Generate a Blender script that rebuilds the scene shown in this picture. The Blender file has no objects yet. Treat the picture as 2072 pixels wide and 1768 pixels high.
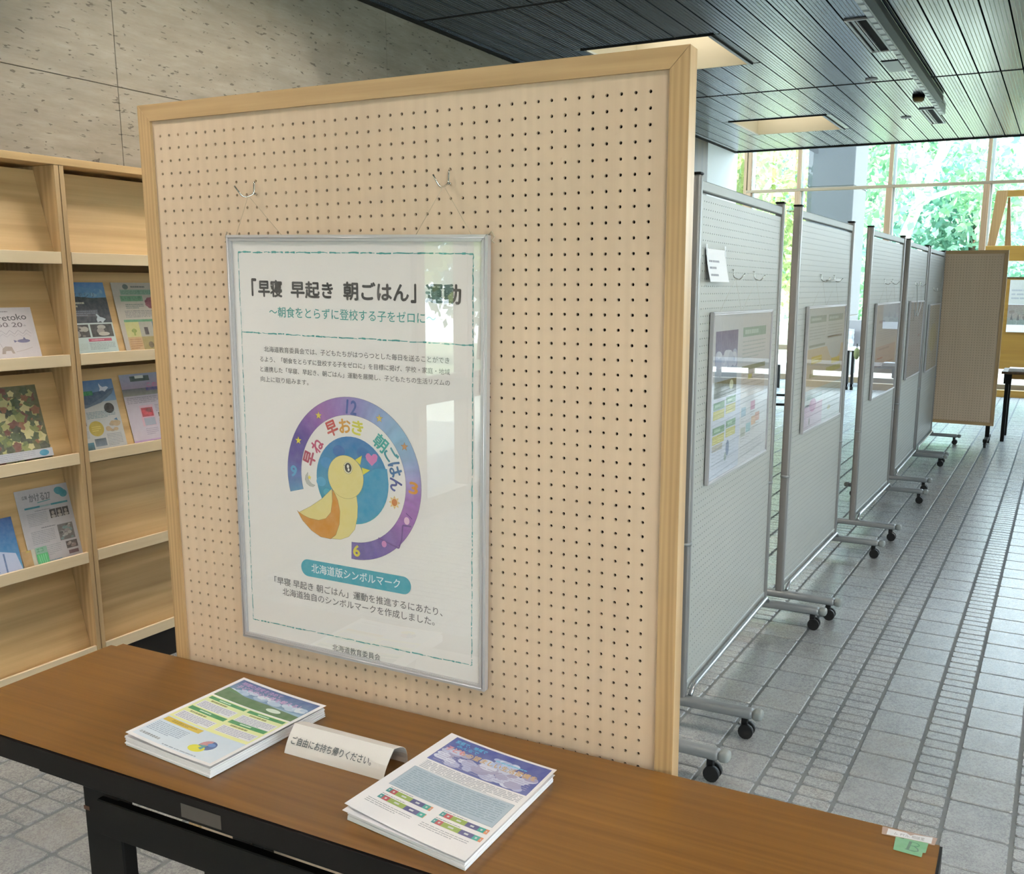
import bpy, bmesh, math, random
from mathutils import Vector, Matrix

random.seed(7)
S = bpy.context.scene
COL = S.collection
R = math.radians

# ------------------------------------------------------------------ camera, sky, sun, exposure
cam_d = bpy.data.cameras.new('camera')
cam_d.sensor_width = 36.0
cam_d.lens = 33.335
cam_d.shift_x = -0.057424
cam_d.shift_y = 0.028414
cam_d.clip_end = 300
cam = bpy.data.objects.new('camera', cam_d)
COL.objects.link(cam)
_r = Vector((0.88803382, 0.45972479, 0.00700419))
_u = Vector((-0.09217751, 0.1630901, 0.98229574))
_b = Vector((0.45044339, -0.87295746, 0.18720581))
cam.matrix_world = Matrix(((_r.x, _u.x, _b.x, 0), (_r.y, _u.y, _b.y, 0), (_r.z, _u.z, _b.z, 1.54), (0, 0, 0, 1)))
S.camera = cam

W = bpy.data.worlds.new('sky')
S.world = W
W.use_nodes = True
wn = W.node_tree.nodes
wl = W.node_tree.links
for n in list(wn):
    wn.remove(n)
w_out = wn.new('ShaderNodeOutputWorld')
w_bg = wn.new('ShaderNodeBackground')
w_tc = wn.new('ShaderNodeTexCoord')
w_sep = wn.new('ShaderNodeSeparateXYZ')
w_cr = wn.new('ShaderNodeValToRGB')
w_cr.color_ramp.elements[0].position = 0.0
w_cr.color_ramp.elements[0].color = (0.84, 0.94, 1.0, 1)
w_cr.color_ramp.elements[1].position = 0.8
w_cr.color_ramp.elements[1].color = (0.58, 0.78, 1.0, 1)
wl.new(w_tc.outputs['Generated'], w_sep.inputs[0])
wl.new(w_sep.outputs['Z'], w_cr.inputs[0])
wl.new(w_cr.outputs[0], w_bg.inputs[0])
SKY = 5.0
w_bg.inputs[1].default_value = SKY
wl.new(w_bg.outputs[0], w_out.inputs[0])

sun_d = bpy.data.lights.new('sun', 'SUN')
sun_d.energy = 12.0
sun_d.angle = R(0.6)
sun_d.color = (1.0, 0.96, 0.88)
sun = bpy.data.objects.new('sun', sun_d)
COL.objects.link(sun)
sun.rotation_euler = Vector((0.78, -0.16, 0.74)).to_track_quat('Z', 'Y').to_euler()

S.view_settings.view_transform = 'Standard'
S.view_settings.look = 'None'
S.view_settings.gamma = 1.0
S.view_settings.use_curve_mapping = False
S.view_settings.exposure = 1.05


def portal(loc, target, sx, sy):
    d = bpy.data.lights.new('portal', 'AREA')
    d.shape = 'RECTANGLE'
    d.size = sx
    d.size_y = sy
    d.cycles.is_portal = True
    o = bpy.data.objects.new('portal', d)
    COL.objects.link(o)
    o.location = loc
    o.rotation_euler = (Vector(loc) - Vector(target)).to_track_quat('Z', 'Y').to_euler()


# ------------------------------------------------------------------ helpers
def srgb(h):
    h = h.lstrip('#')
    c = [int(h[i:i + 2], 16) / 255 for i in (0, 2, 4)]
    return tuple((x / 12.92 if x <= 0.04045 else ((x + 0.055) / 1.055) ** 2.4) for x in c)


def new_mat(name):
    m = bpy.data.materials.new(name)
    m.use_nodes = True
    nt = m.node_tree
    for n in list(nt.nodes):
        nt.nodes.remove(n)
    out = nt.nodes.new('ShaderNodeOutputMaterial')
    p = nt.nodes.new('ShaderNodeBsdfPrincipled')
    nt.links.new(p.outputs[0], out.inputs[0])
    return m, nt, p, out


def mix(nt, fac, a, b, mode='MIX'):
    n = nt.nodes.new('ShaderNodeMix')
    n.data_type = 'RGBA'
    n.blend_type = mode
    for sock, v in ((n.inputs[0], fac), (n.inputs[6], a), (n.inputs[7], b)):
        if hasattr(v, 'is_output') or isinstance(v, bpy.types.NodeSocket):
            nt.links.new(v, sock)
        elif isinstance(v, (int, float)):
            sock.default_value = v
        else:
            sock.default_value = (*v[:3], 1)
    return n.outputs[2]


def mathn(nt, op, a, b=None):
    n = nt.nodes.new('ShaderNodeMath')
    n.operation = op
    for i, v in enumerate((a, b)):
        if v is None:
            continue
        if isinstance(v, bpy.types.NodeSocket):
            nt.links.new(v, n.inputs[i])
        else:
            n.inputs[i].default_value = v
    return n.outputs[0]


def coords(nt, scale=(1, 1, 1), kind='Object', rot=(0, 0, 0)):
    tc = nt.nodes.new('ShaderNodeTexCoord')
    mp = nt.nodes.new('ShaderNodeMapping')
    mp.inputs['Scale'].default_value = scale
    mp.inputs['Rotation'].default_value = rot
    nt.links.new(tc.outputs[kind], mp.inputs[0])
    return mp.outputs[0]


def noise(nt, vec, scale=5, detail=3, rough=0.5, dist=0.0):
    n = nt.nodes.new('ShaderNodeTexNoise')
    n.inputs['Scale'].default_value = scale
    n.inputs['Detail'].default_value = detail
    n.inputs['Roughness'].default_value = rough
    n.inputs['Distortion'].default_value = dist
    nt.links.new(vec, n.inputs['Vector'])
    return n.outputs['Fac']


def ramp(nt, fac, stops):
    n = nt.nodes.new('ShaderNodeValToRGB')
    e = n.color_ramp.elements
    while len(e) < len(stops):
        e.new(0.5)
    for el, (p, c) in zip(e, stops):
        el.position = p
        el.color = (*c[:3], 1) if not isinstance(c, (int, float)) else (c, c, c, 1)
    nt.links.new(fac, n.inputs[0])
    return n.outputs[0]


def bump(nt, p, h, strength=0.3, dist=0.002):
    b = nt.nodes.new('ShaderNodeBump')
    b.inputs['Strength'].default_value = strength
    b.inputs['Distance'].default_value = dist
    nt.links.new(h, b.inputs['Height'])
    nt.links.new(b.outputs[0], p.inputs['Normal'])


def setc(nt, p, c):
    if isinstance(c, bpy.types.NodeSocket):
        nt.links.new(c, p.inputs['Base Color'])
    else:
        p.inputs['Base Color'].default_value = (*c[:3], 1)


def plain(name, hexc, rough=0.5, metal=0.0, var=0.06, nscale=6.0, bstr=0.0):
    m, nt, p, _ = new_mat(name)
    c = srgb(hexc)
    v = coords(nt)
    f = noise(nt, v, nscale, 3)
    setc(nt, p, mix(nt, f, tuple(x * (1 - var) for x in c), tuple(min(1, x * (1 + var)) for x in c)))
    p.inputs['Roughness'].default_value = rough
    p.inputs['Metallic'].default_value = metal
    if bstr:
        bump(nt, p, noise(nt, v, nscale * 20, 2), bstr, 0.0005)
    return m


def wood(name, dark, light, along='Z', rough=0.45, fine=90.0, broad=5.0, streak=0.5, kind='Object', wave=0.2):
    m, nt, p, _ = new_mat(name)
    ax = {'X': 0, 'Y': 1, 'Z': 2}[along]
    s1 = [fine] * 3
    s1[ax] = fine * 0.02
    s2 = [broad] * 3
    s2[ax] = broad * 0.12
    f1 = noise(nt, coords(nt, tuple(s1), kind), 1.0, 4, 0.6)
    f2 = noise(nt, coords(nt, tuple(s2), kind), 1.0, 3, 0.6, 0.8)
    w = nt.nodes.new('ShaderNodeTexWave')
    w.wave_type = 'BANDS'
    w.bands_direction = 'X' if along != 'X' else 'Y'
    w.inputs['Scale'].default_value = 2.2
    w.inputs['Distortion'].default_value = 9.0
    w.inputs['Detail'].default_value = 2.0
    w.inputs['Detail Scale'].default_value = 0.8
    s3 = [broad] * 3
    s3[ax] = broad * 0.06
    nt.links.new(coords(nt, tuple(s3), kind), w.inputs['Vector'])
    f = mathn(nt, 'ADD', mathn(nt, 'MULTIPLY', f1, streak), mathn(nt, 'MULTIPLY', f2, 1 - streak))
    f = mathn(nt, 'ADD', mathn(nt, 'MULTIPLY', f, 1 - wave), mathn(nt, 'MULTIPLY', w.outputs['Fac'], wave))
    c = ramp(nt, f, [(0.3, srgb(dark)), (0.7, srgb(light))])
    setc(nt, p, c)
    p.inputs['Roughness'].default_value = rough
    bump(nt, p, f1, 0.15, 0.0006)
    return m


def metal(name, hexc, rough=0.3, brushed=None):
    m, nt, p, _ = new_mat(name)
    c = srgb(hexc)
    f = noise(nt, coords(nt, (4, 4, 4)), 3, 3)
    setc(nt, p, mix(nt, f, tuple(x * 0.92 for x in c), tuple(min(1, x * 1.06) for x in c)))
    p.inputs['Metallic'].default_value = 1.0
    p.inputs['Roughness'].default_value = rough
    if brushed:
        s = [400] * 3
        s['XYZ'.index(brushed)] = 4
        g = noise(nt, coords(nt, tuple(s)), 1, 2)
        nt.links.new(ramp(nt, g, [(0.3, rough * 0.8), (0.7, rough * 1.3)]), p.inputs['Roughness'])
    return m


def glass_mat(name, tint=(1, 1, 1), ior=1.5, rough=0.0):
    m = bpy.data.materials.new(name)
    m.use_nodes = True
    nt = m.node_tree
    for n in list(nt.nodes):
        nt.nodes.remove(n)
    out = nt.nodes.new('ShaderNodeOutputMaterial')
    mx = nt.nodes.new('ShaderNodeMixShader')
    t = nt.nodes.new('ShaderNodeBsdfTransparent')
    t.inputs[0].default_value = (*tint, 1)
    g = nt.nodes.new('ShaderNodeBsdfGlossy')
    g.inputs['Roughness'].default_value = rough
    # Schlick reflectance, the same from either side of the thin pane
    lw = nt.nodes.new('ShaderNodeLayerWeight')
    lw.inputs['Blend'].default_value = 0.5
    f0 = 2 * ((ior - 1) / (ior + 1)) ** 2
    k = mathn(nt, 'ADD', mathn(nt, 'MULTIPLY', mathn(nt, 'POWER', lw.outputs['Facing'], 5.0), 1 - f0), f0)
    nt.links.new(k, mx.inputs[0])
    nt.links.new(t.outputs[0], mx.inputs[1])
    nt.links.new(g.outputs[0], mx.inputs[2])
    nt.links.new(mx.outputs[0], out.inputs[0])
    return m


def emit(name, hexc, strength):
    m = bpy.data.materials.new(name)
    m.use_nodes = True
    nt = m.node_tree
    for n in list(nt.nodes):
        nt.nodes.remove(n)
    out = nt.nodes.new('ShaderNodeOutputMaterial')
    e = nt.nodes.new('ShaderNodeEmission')
    e.inputs[0].default_value = (*srgb(hexc), 1)
    e.inputs[1].default_value = strength
    nt.links.new(e.outputs[0], out.inputs[0])
    return m


# ---- bmesh builders
def box(bm, lo, hi, b=0.0, mat=0, M=None, seg=1):
    lo = Vector(lo)
    hi = Vector(hi)
    r = bmesh.ops.create_cube(bm, size=1.0)
    vs = r['verts']
    c = (lo + hi) / 2
    d = hi - lo
    for v in vs:
        v.co = Vector((v.co.x * d.x, v.co.y * d.y, v.co.z * d.z)) + c
    fs = list({f for v in vs for f in v.link_faces})
    if b > 0:
        es = list({e for v in vs for e in v.link_edges})
        rr = bmesh.ops.bevel(bm, geom=es, offset=b, segments=seg, affect='EDGES', profile=0.5)
        fs = list({f for f in rr['faces']} | {f for f in fs if f.is_valid})
        vs = list({v for f in fs for v in f.verts})
    for f in fs:
        f.material_index = mat
    if M is not None:
        for v in vs:
            v.co = M @ v.co
    return vs


def tube(bm, pts, r, n=10, mat=0, cap=True, rs=None):
    pts = [Vector(p) for p in pts]
    rings = []
    up = None
    for i, p in enumerate(pts):
        a = pts[max(0, i - 1)]
        b = pts[min(len(pts) - 1, i + 1)]
        t = (b - a).normalized()
        if up is None:
            up = Vector((0, 0, 1)) if abs(t.z) < 0.9 else Vector((1, 0, 0))
        s = t.cross(up).normalized()
        up = s.cross(t).normalized()
        rr = rs[i] if rs else r
        rings.append([bm.verts.new(p + (s * math.cos(2 * math.pi * k / n) + up * math.sin(2 * math.pi * k / n)) * rr) for k in range(n)])
    for a, b in zip(rings, rings[1:]):
        for k in range(n):
            f = bm.faces.new((a[k], a[(k + 1) % n], b[(k + 1) % n], b[k]))
            f.material_index = mat
            f.smooth = True
    if cap:
        for rg in (rings[0][::-1], rings[-1]):
            f = bm.faces.new(rg)
            f.material_index = mat


def bend(pts, r=0.01, n=4):
    """rounds the inner corners of a polyline"""
    pts = [Vector(p) for p in pts]
    out = [pts[0]]
    for a, b, c in zip(pts, pts[1:], pts[2:]):
        d1 = (a - b)
        d2 = (c - b)
        q = min(r, d1.length * 0.45, d2.length * 0.45)
        p1 = b + d1.normalized() * q
        p2 = b + d2.normalized() * q
        for k in range(n + 1):
            t = k / n
            out.append((1 - t) ** 2 * p1 + 2 * t * (1 - t) * b + t * t * p2)
    out.append(pts[-1])
    return out


def prism(bm, pts2, lo, hi, axis='Y', mat=0):
    """extrudes a 2-D outline; axis Y: (x,z), X: (y,z), Z: (x,y)"""
    def P(a, b, t):
        return {'Y': (a, t, b), 'X': (t, a, b), 'Z': (a, b, t)}[axis]
    v0 = [bm.verts.new(P(a, b, lo)) for a, b in pts2]
    v1 = [bm.verts.new(P(a, b, hi)) for a, b in pts2]
    n = len(pts2)
    fs = [bm.faces.new(v0[::-1]), bm.faces.new(v1)]
    for k in range(n):
        fs.append(bm.faces.new((v0[k], v0[(k + 1) % n], v1[(k + 1) % n], v1[k])))
    for f in fs:
        f.material_index = mat
    return v0 + v1


def obj(name, bm, mats, parent=None, fix=True):
    me = bpy.data.meshes.new(name)
    if fix:
        bmesh.ops.recalc_face_normals(bm, faces=bm.faces)
    bm.to_mesh(me)
    bm.free()
    for m in (mats if isinstance(mats, (list, tuple)) else [mats]):
        me.materials.append(m)
    o = bpy.data.objects.new(name, me)
    COL.objects.link(o)
    if parent:
        o.parent = parent
    return o


def raw(name, verts, faces, mats, parent=None, smooth=False):
    me = bpy.data.meshes.new(name)
    me.from_pydata(verts, [], faces)
    me.update()
    for m in (mats if isinstance(mats, (list, tuple)) else [mats]):
        me.materials.append(m)
    o = bpy.data.objects.new(name, me)
    COL.objects.link(o)
    if parent:
        o.parent = parent
    return o


def part(name, parent, mats, *boxes, b=0.0):
    bm = bmesh.new()
    for lo, hi in boxes:
        box(bm, lo, hi, b)
    return obj(name, bm, mats, parent)


def thing(name, label, cat, loc=(0, 0, 0), rz=0.0, group=None, mw=None):
    o = bpy.data.objects.new(name, None)
    COL.objects.link(o)
    o.empty_display_size = 0.1
    if mw is not None:
        o.matrix_world = mw
    else:
        o.location = loc
        o.rotation_euler = (0, 0, rz)
    o['label'] = label
    o['category'] = cat
    if group:
        o['group'] = group
    return o


def tag(o, label, cat, group=None):
    o['label'] = label
    o['category'] = cat
    if group:
        o['group'] = group
    return o


def struct(o):
    o['kind'] = 'structure'
    return o


def copy_tree(o, parent=None):
    c = o.copy()
    COL.objects.link(c)
    c.parent = parent
    for ch in list(o.children):
        copy_tree(ch, c)
    return c


# ------------------------------------------------------------------ flat print (inked shapes laid on paper)
def ink_material(name, rough):
    m, nt, p, _ = new_mat(name)
    a = nt.nodes.new('ShaderNodeVertexColor')
    a.layer_name = 'Col'
    f = noise(nt, coords(nt, (60, 60, 60)), 1, 2)
    c = mix(nt, mathn(nt, 'MULTIPLY', f, 0.14), a.outputs[0], (1, 1, 1))
    nt.links.new(c, p.inputs['Base Color'])
    p.inputs['Roughness'].default_value = rough
    p.inputs['Specular IOR Level'].default_value = 0.3
    return m


INK = ink_material('printed_ink', 0.6)
_txt = {}


def text_mesh(s, bold):
    k = s
    if k not in _txt:
        c = bpy.data.curves.new('lettering', 'FONT')
        c.body = s
        c.size = 1.0
        c.resolution_u = 3
        o = bpy.data.objects.new('lettering', c)
        COL.objects.link(o)
        me = bpy.data.meshes.new_from_object(o.evaluated_get(bpy.context.evaluated_depsgraph_get()))
        vs = [(v.co.x, v.co.y) for v in me.vertices]
        fs = [tuple(p.vertices) for p in me.polygons]
        bpy.data.objects.remove(o)
        bpy.data.meshes.remove(me)
        bpy.data.curves.remove(c)
        _txt[k] = (vs, fs)
    return _txt[k]


class Print:
    """u to the right, v downwards, in the units of mapf"""
    def __init__(s, mapf):
        s.f = mapf
        s.v = []
        s.fc = []
        s.c = []

    def add(s, pts, faces, cols, L):
        b = len(s.v)
        s.v += [s.f(u, v, L) for u, v in pts]
        for f in faces:
            s.fc.append(tuple(b + i for i in f))
            s.c.append([cols[i] for i in f] if isinstance(cols, list) else [cols] * len(f))

    def poly(s, pts, hexc, L=1):
        s.add(pts, [tuple(range(len(pts)))], srgb(hexc), L)

    def rect(s, u0, v0, u1, v1, hexc, L=1, nu=1, nv=1, hex2=None, across=False):
        c1 = srgb(hexc)
        c2 = srgb(hex2) if hex2 else c1
        pts = []
        cols = []
        for j in range(nv + 1):
            for i in range(nu + 1):
                pts.append((u0 + (u1 - u0) * i / nu, v0 + (v1 - v0) * j / nv))
                t = i / nu if across else j / nv
                cols.append(tuple(a + (b - a) * t for a, b in zip(c1, c2)))
        fs = [(j * (nu + 1) + i, j * (nu + 1) + i + 1, (j + 1) * (nu + 1) + i + 1, (j + 1) * (nu + 1) + i) for j in range(nv) for i in range(nu)]
        s.add(pts, fs, cols, L)

    def ell(s, cx, cy, rx, ry, hexc, L=1, n=28, rot=0.0, hex2=None):
        c1 = srgb(hexc)
        c2 = srgb(hex2) if hex2 else c1
        pts = []
        cols = []
        for k in range(n):
            a = 2 * math.pi * k / n
            x, y = rx * math.cos(a), ry * math.sin(a)
            pts.append((cx + x * math.cos(rot) - y * math.sin(rot), cy + x * math.sin(rot) + y * math.cos(rot)))
            t = 0.5 + 0.5 * math.sin(a)
            cols.append(tuple(p + (q - p) * t for p, q in zip(c1, c2)))
        s.add(pts, [tuple(range(n))], cols, L)

    def ring(s, cx, cy, r0, r1, stops, L=1, n=72):
        """stops: (clock angle in degrees, colour), clockwise from 12 o'clock"""
        a0, a1 = stops[0][0], stops[-1][0]
        pts = []
        cols = []
        for k in range(n + 1):
            a = a0 + (a1 - a0) * k / n
            for (p, c), (q, d) in zip(stops, stops[1:]):
                if p <= a <= q:
                    t = (a - p) / (q - p)
                    col = tuple(x + (y - x) * t for x, y in zip(srgb(c), srgb(d)))
                    break
            j = 0.9 + 0.2 * random.random()
            for r in (r0, (r0 + r1) / 2, r1):
                pts.append((cx + r * math.sin(R(a)), cy - r * math.cos(R(a))))
                cols.append(tuple(min(1, x * (j if r != r1 else 1)) for x in col))
        fs = []
        for k in range(n):
            for j in (0, 1):
                fs.append((k * 3 + j, k * 3 + j + 1, k * 3 + j + 4, k * 3 + j + 3))
        s.add(pts, fs, cols, L)

    def stroke(s, pts, w, hexc, L=1):
        for (x0, y0), (x1, y1) in zip(pts, pts[1:]):
            dx, dy = x1 - x0, y1 - y0
            l = math.hypot(dx, dy) or 1e-9
            nx, ny = -dy / l * w / 2, dx / l * w / 2
            s.poly([(x0 + nx, y0 + ny), (x1 + nx, y1 + ny), (x1 - nx, y1 - ny), (x0 - nx, y0 - ny)], hexc, L)

    def outline(s, pts, w, hexc, L=1):
        s.stroke(list(pts) + [pts[0]], w, hexc, L)

    def star(s, cx, cy, r, hexc, L=1, rot=0, n=5, q=0.42):
        s.poly([(cx + (r if k % 2 == 0 else r * q) * math.sin(R(rot) + math.pi * k / n), cy - (r if k % 2 == 0 else r * q) * math.cos(R(rot) + math.pi * k / n)) for k in range(2 * n)], hexc, L)

    def text(s, body, u, v, w, h, hexc, L=2, bold=0.0, rot=0.0, fit=True, hex2=None):
        """bounding box of the lettering: top-left (u, v), size w x h, turned clockwise by rot about its centre"""
        vs, fs = text_mesh(body, bold)
        if not vs:
            return
        x0 = min(p[0] for p in vs)
        x1 = max(p[0] for p in vs)
        y0 = min(p[1] for p in vs)
        y1 = max(p[1] for p in vs)
        sx = w / (x1 - x0)
        sy = h / (y1 - y0)
        cx, cy = u + w / 2, v + h / 2
        cr, sr = math.cos(R(rot)), math.sin(R(rot))
        pts = []
        cols = []
        c1 = srgb(hexc)
        c2 = srgb(hex2) if hex2 else c1
        for x, y in vs:
            a = (x - (x0 + x1) / 2) * sx
            b = -(y - (y0 + y1) / 2) * sy
            pts.append((cx + a * cr - b * sr, cy + a * sr + b * cr))
            t = (x - x0) / (x1 - x0)
            cols.append(tuple(p + (q - p) * t for p, q in zip(c1, c2)))
        s.add(pts, fs, cols, L)
        if bold > 0:   # heavier strokes: the same outline laid down again, shifted a little each way
            for k, (a, b) in enumerate(((1, 0), (-1, 0), (0, 1), (0, -1))):
                s.add([(p[0] + a * bold * h, p[1] + b * bold * h) for p in pts], fs, cols, L + 0.1 * (k + 1))

    def lines(s, u0, v0, u1, v1, n, hexc, L=2, th=0.45, gap=0.12, last=0.7):
        """rows of unreadable small print: broken dashes"""
        dv = (v1 - v0) / n
        for i in range(n):
            end = u1 if i < n - 1 else u0 + (u1 - u0) * last
            u = u0
            y = v0 + dv * i
            while u < end:
                l = (u1 - u0) * random.uniform(0.03, 0.12)
                e = min(end, u + l)
                s.rect(u, y + dv * (0.5 - th / 2), e, y + dv * (0.5 + th / 2), hexc, L)
                u = e + (u1 - u0) * random.uniform(0.006, 0.02)

    def cloud(s, u0, v0, u1, v1, n, cols, L=1, r=None):
        for k in range(n):
            x = random.uniform(u0, u1)
            y = random.uniform(v0, v1)
            rr = (r or (u1 - u0) * 0.08) * random.uniform(0.5, 1.3)
            rr2 = rr * random.uniform(0.5, 0.8)
            x = min(max(x, u0 + rr), u1 - rr)
            y = min(max(y, v0 + rr2), v1 - rr2)
            s.ell(x, y, rr, rr2, random.choice(cols), L + 0.02 * k, 14)

    def build(s, name, parent, mat=None):
        me = bpy.data.meshes.new(name)
        me.from_pydata([tuple(v) for v in s.v], [], s.fc)
        me.update()
        at = me.color_attributes.new('Col', 'FLOAT_COLOR', 'CORNER')
        flat = []
        for c in s.c:
            for x in c:
                flat += [x[0], x[1], x[2], 1.0]
        at.data.foreach_set('color', flat)
        me.materials.append(mat or INK)
        o = bpy.data.objects.new(name, me)
        COL.objects.link(o)
        o.parent = parent
        return o


# ------------------------------------------------------------------ materials
M = {}
M['grout'] = plain('grout_grey', '72787b', 0.75, 0, 0.15, 30)


def tile_mat():
    m, nt, p, _ = new_mat('grey_quarry_tile')
    oi = nt.nodes.new('ShaderNodeObjectInfo')
    ge = nt.nodes.new('ShaderNodeNewGeometry')
    rnd = mathn(nt, 'FRACT', mathn(nt, 'ADD', oi.outputs['Random'], ge.outputs['Random Per Island']))
    v = nt.nodes.new('ShaderNodeVectorMath')
    v.operation = 'ADD'
    tc = nt.nodes.new('ShaderNodeTexCoord')
    nt.links.new(tc.outputs['Object'], v.inputs[0])
    nt.links.new(oi.outputs['Random'], v.inputs[1])
    big = noise(nt, v.outputs[0], 14, 4, 0.6)
    vo = nt.nodes.new('ShaderNodeTexVoronoi')
    vo.inputs['Scale'].default_value = 55
    vo.feature = 'DISTANCE_TO_EDGE'
    nt.links.new(v.outputs[0], vo.inputs['Vector'])
    fine = noise(nt, v.outputs[0], 110, 3, 0.65, 1.5)
    c = ramp(nt, rnd, [(0.0, srgb('86898b')), (0.5, srgb('8f9293')), (1.0, srgb('959490'))])
    c = mix(nt, ramp(nt, big, [(0.35, 0.0), (0.7, 1.0)]), c, srgb('9da0a2'))
    c = mix(nt, mathn(nt, 'MULTIPLY', ramp(nt, fine, [(0.54, 0.0), (0.66, 1.0)]), 0.3), c, srgb('b4b7b8'))
    setc(nt, p, c)
    rf = ramp(nt, fine, [(0.3, 0.2), (0.7, 0.36)])
    nt.links.new(rf, p.inputs['Roughness'])
    p.inputs['Specular IOR Level'].default_value = 0.75
    hgt = mathn(nt, 'ADD', fine, mathn(nt, 'MULTIPLY', big, 0.5))
    bump(nt, p, hgt, 0.28, 0.0015)
    return m


M['tile'] = tile_mat()


def concrete_mat():
    m, nt, p, _ = new_mat('board_marked_concrete')
    v = coords(nt)
    big = noise(nt, v, 0.9, 5, 0.55)
    mid = noise(nt, coords(nt, (1, 1.4, 6)), 2.2, 5, 0.65)
    grain = noise(nt, coords(nt, (1, 8, 70)), 1.5, 3, 0.5)
    pits = noise(nt, coords(nt, (1, 22, 75)), 1.0, 2, 0.5, 0.3)
    st = noise(nt, coords(nt, (1, 3.0, 0.12)), 1.0, 2, 0.4)
    c = ramp(nt, mid, [(0.3, srgb('756d5f')), (0.55, srgb('8a8276')), (0.75, srgb('9b9488'))])
    c = mix(nt, mathn(nt, 'MULTIPLY', ramp(nt, big, [(0.35, 0.0), (0.65, 1.0)]), 0.35), c, srgb('9c9992'))
    c = mix(nt, mathn(nt, 'MULTIPLY', ramp(nt, grain, [(0.4, 1.0), (0.6, 0.0)]), 0.18), c, srgb('7c715f'))
    c = mix(nt, mathn(nt, 'MULTIPLY', ramp(nt, pits, [(0.655, 0.0), (0.69, 1.0)]), 0.75), c, srgb('4a4338'))
    c = mix(nt, mathn(nt, 'MULTIPLY', ramp(nt, st, [(0.62, 0.0), (0.7, 1.0)]), 0.3), c, srgb('6f6757'))
    setc(nt, p, c)
    p.inputs['Roughness'].default_value = 0.8
    bump(nt, p, mathn(nt, 'SUBTRACT', grain, mathn(nt, 'MULTIPLY', ramp(nt, pits, [(0.64, 0.0), (0.7, 1.0)]), 2.0)), 0.35, 0.002)
    return m


M['concrete'] = concrete_mat()
M['joint'] = plain('dark_joint', '4b4438', 0.9)
M['column_concrete'] = plain('grey_concrete', '34373c', 0.85, 0, 0.08, 12, 0.2)
M['white_wall'] = plain('white_and_daylit_wall', 'f0f3f3', 0.6, 0, 0.03, 3)
M['dark_cavity'] = plain('dark_void', '14110d', 0.9)
M['ply'] = wood('maple_plywood', 'cab196', 'd9c1a5', 'Z', 0.42, 70, 5, 0.4, wave=0.1)
M['frame_v'] = wood('ash_frame_upright', 'a5865c', 'c2a276', 'Z', 0.38, 60, 14, 0.75)
M['frame_h'] = wood('ash_frame_cross', 'a5865c', 'c2a276', 'X', 0.38, 60, 14, 0.75)
M['hole'] = plain('hole_shade', '3a2a1a', 0.8)
M['shelf_y'] = wood('shelf_wood_lengthwise', 'bb9968', 'dcbc88', 'Y', 0.45, 60, 5, 0.5)
M['shelf_z'] = wood('shelf_wood_upright', 'b3956a', 'd4b88a', 'Z', 0.45, 60, 5, 0.5)
M['shelf_lip'] = wood('shelf_lip_lit', 'e6cfa8', 'f2dfbc', 'Y', 0.45, 60, 6, 0.5)  # rack wood made paler: lamplight on the lips put into the colour
M['tabletop'] = wood('teak_laminate', '65431a', '805b29', 'X', 0.32, 80, 4, 0.7, wave=0.06)
M['black'] = plain('black_steel_paint', '0c0a08', 0.5, 0, 0.2, 30)
M['black'].node_tree.nodes['Principled BSDF'].inputs['Specular IOR Level'].default_value = 0.2
M['blackedge'] = plain('black_edge_band', '0f0b09', 0.45, 0, 0.2, 30)
M['blackedge'].node_tree.nodes['Principled BSDF'].inputs['Specular IOR Level'].default_value = 0.2
M['tape_grey'] = plain('grey_tape', '4a433d', 0.5)
M['brass'] = plain('brown_sticker', '5a3a28', 0.5)
M['rubber'] = plain('black_rubber', '0f0f10', 0.5)
M['alu'] = metal('brushed_aluminium', 'b9bbbd', 0.34)
M['alu_matt'] = plain('silver_grey_paint', '8d9091', 0.42, 0.35, 0.05)
M['alu_dark'] = plain('grey_steel_post', '8a8886', 0.4, 0.4, 0.05)
M['alu_cap'] = plain('pale_grey_cap', 'a3a7a4', 0.5)
M['foot_cap'] = plain('grey_end_cap', '8b8f8c', 0.5)
M['chrome'] = metal('chrome_wire', 'd8d4cc', 0.12)
M['white_panel'] = plain('white_pegboard_paint', 'a6a7a1', 0.46, 0, 0.02, 4)
M['poster_frame'] = plain('silver_poster_frame', 'c4c1c3', 0.4, 0.45, 0.03)
M['paper'] = plain('white_paper', 'efeef0', 0.6, 0, 0.015, 5)
M['poster_paper'] = plain('poster_paper', 'f0ebe7', 0.55, 0, 0.01, 3)
M['acrylic'] = glass_mat('clear_acrylic', (0.97, 0.97, 0.97), 1.55, 0.004)
M['glass'] = glass_mat('window_glass', (0.93, 0.99, 0.97), 1.45)
M['line'] = plain('nylon_line', 'b5a78e', 0.4)
M['white_plastic'] = plain('white_plastic', 'd4d4d0', 0.4)
M['mullion'] = wood('window_wood', '765c42', '917454', 'Z', 0.5, 50, 6, 0.5)
M['mullion_h'] = wood('window_wood_cross', '6a5a44', '857358', 'X', 0.5, 50, 6, 0.5)
M['golden'] = wood('golden_pine_panel', '86601f', '9c752e', 'X', 0.45, 30, 4, 0.5)
M['golden_z'] = wood('golden_pine_post', '85633a', '9c7a4c', 'Z', 0.45, 40, 6, 0.5)
M['brown_wood'] = wood('dark_oak_pillar', '3d2a14', '5a4020', 'Z', 0.5, 40, 3, 0.5)
M['card'] = plain('white_card', 'ded8d2', 0.6, 0, 0.015, 4)
M['clear_tape'] = plain('clear_tape_over_wood', '9c7a62', 0.25)
M['recess'] = plain('cream_recess_paint', 'ccc6b0', 0.6, 0, 0.03, 3)
_m, _nt, _p, _o = new_mat('opal_fill_skylight')
_t = _nt.nodes.new('ShaderNodeBsdfTranslucent')
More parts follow.
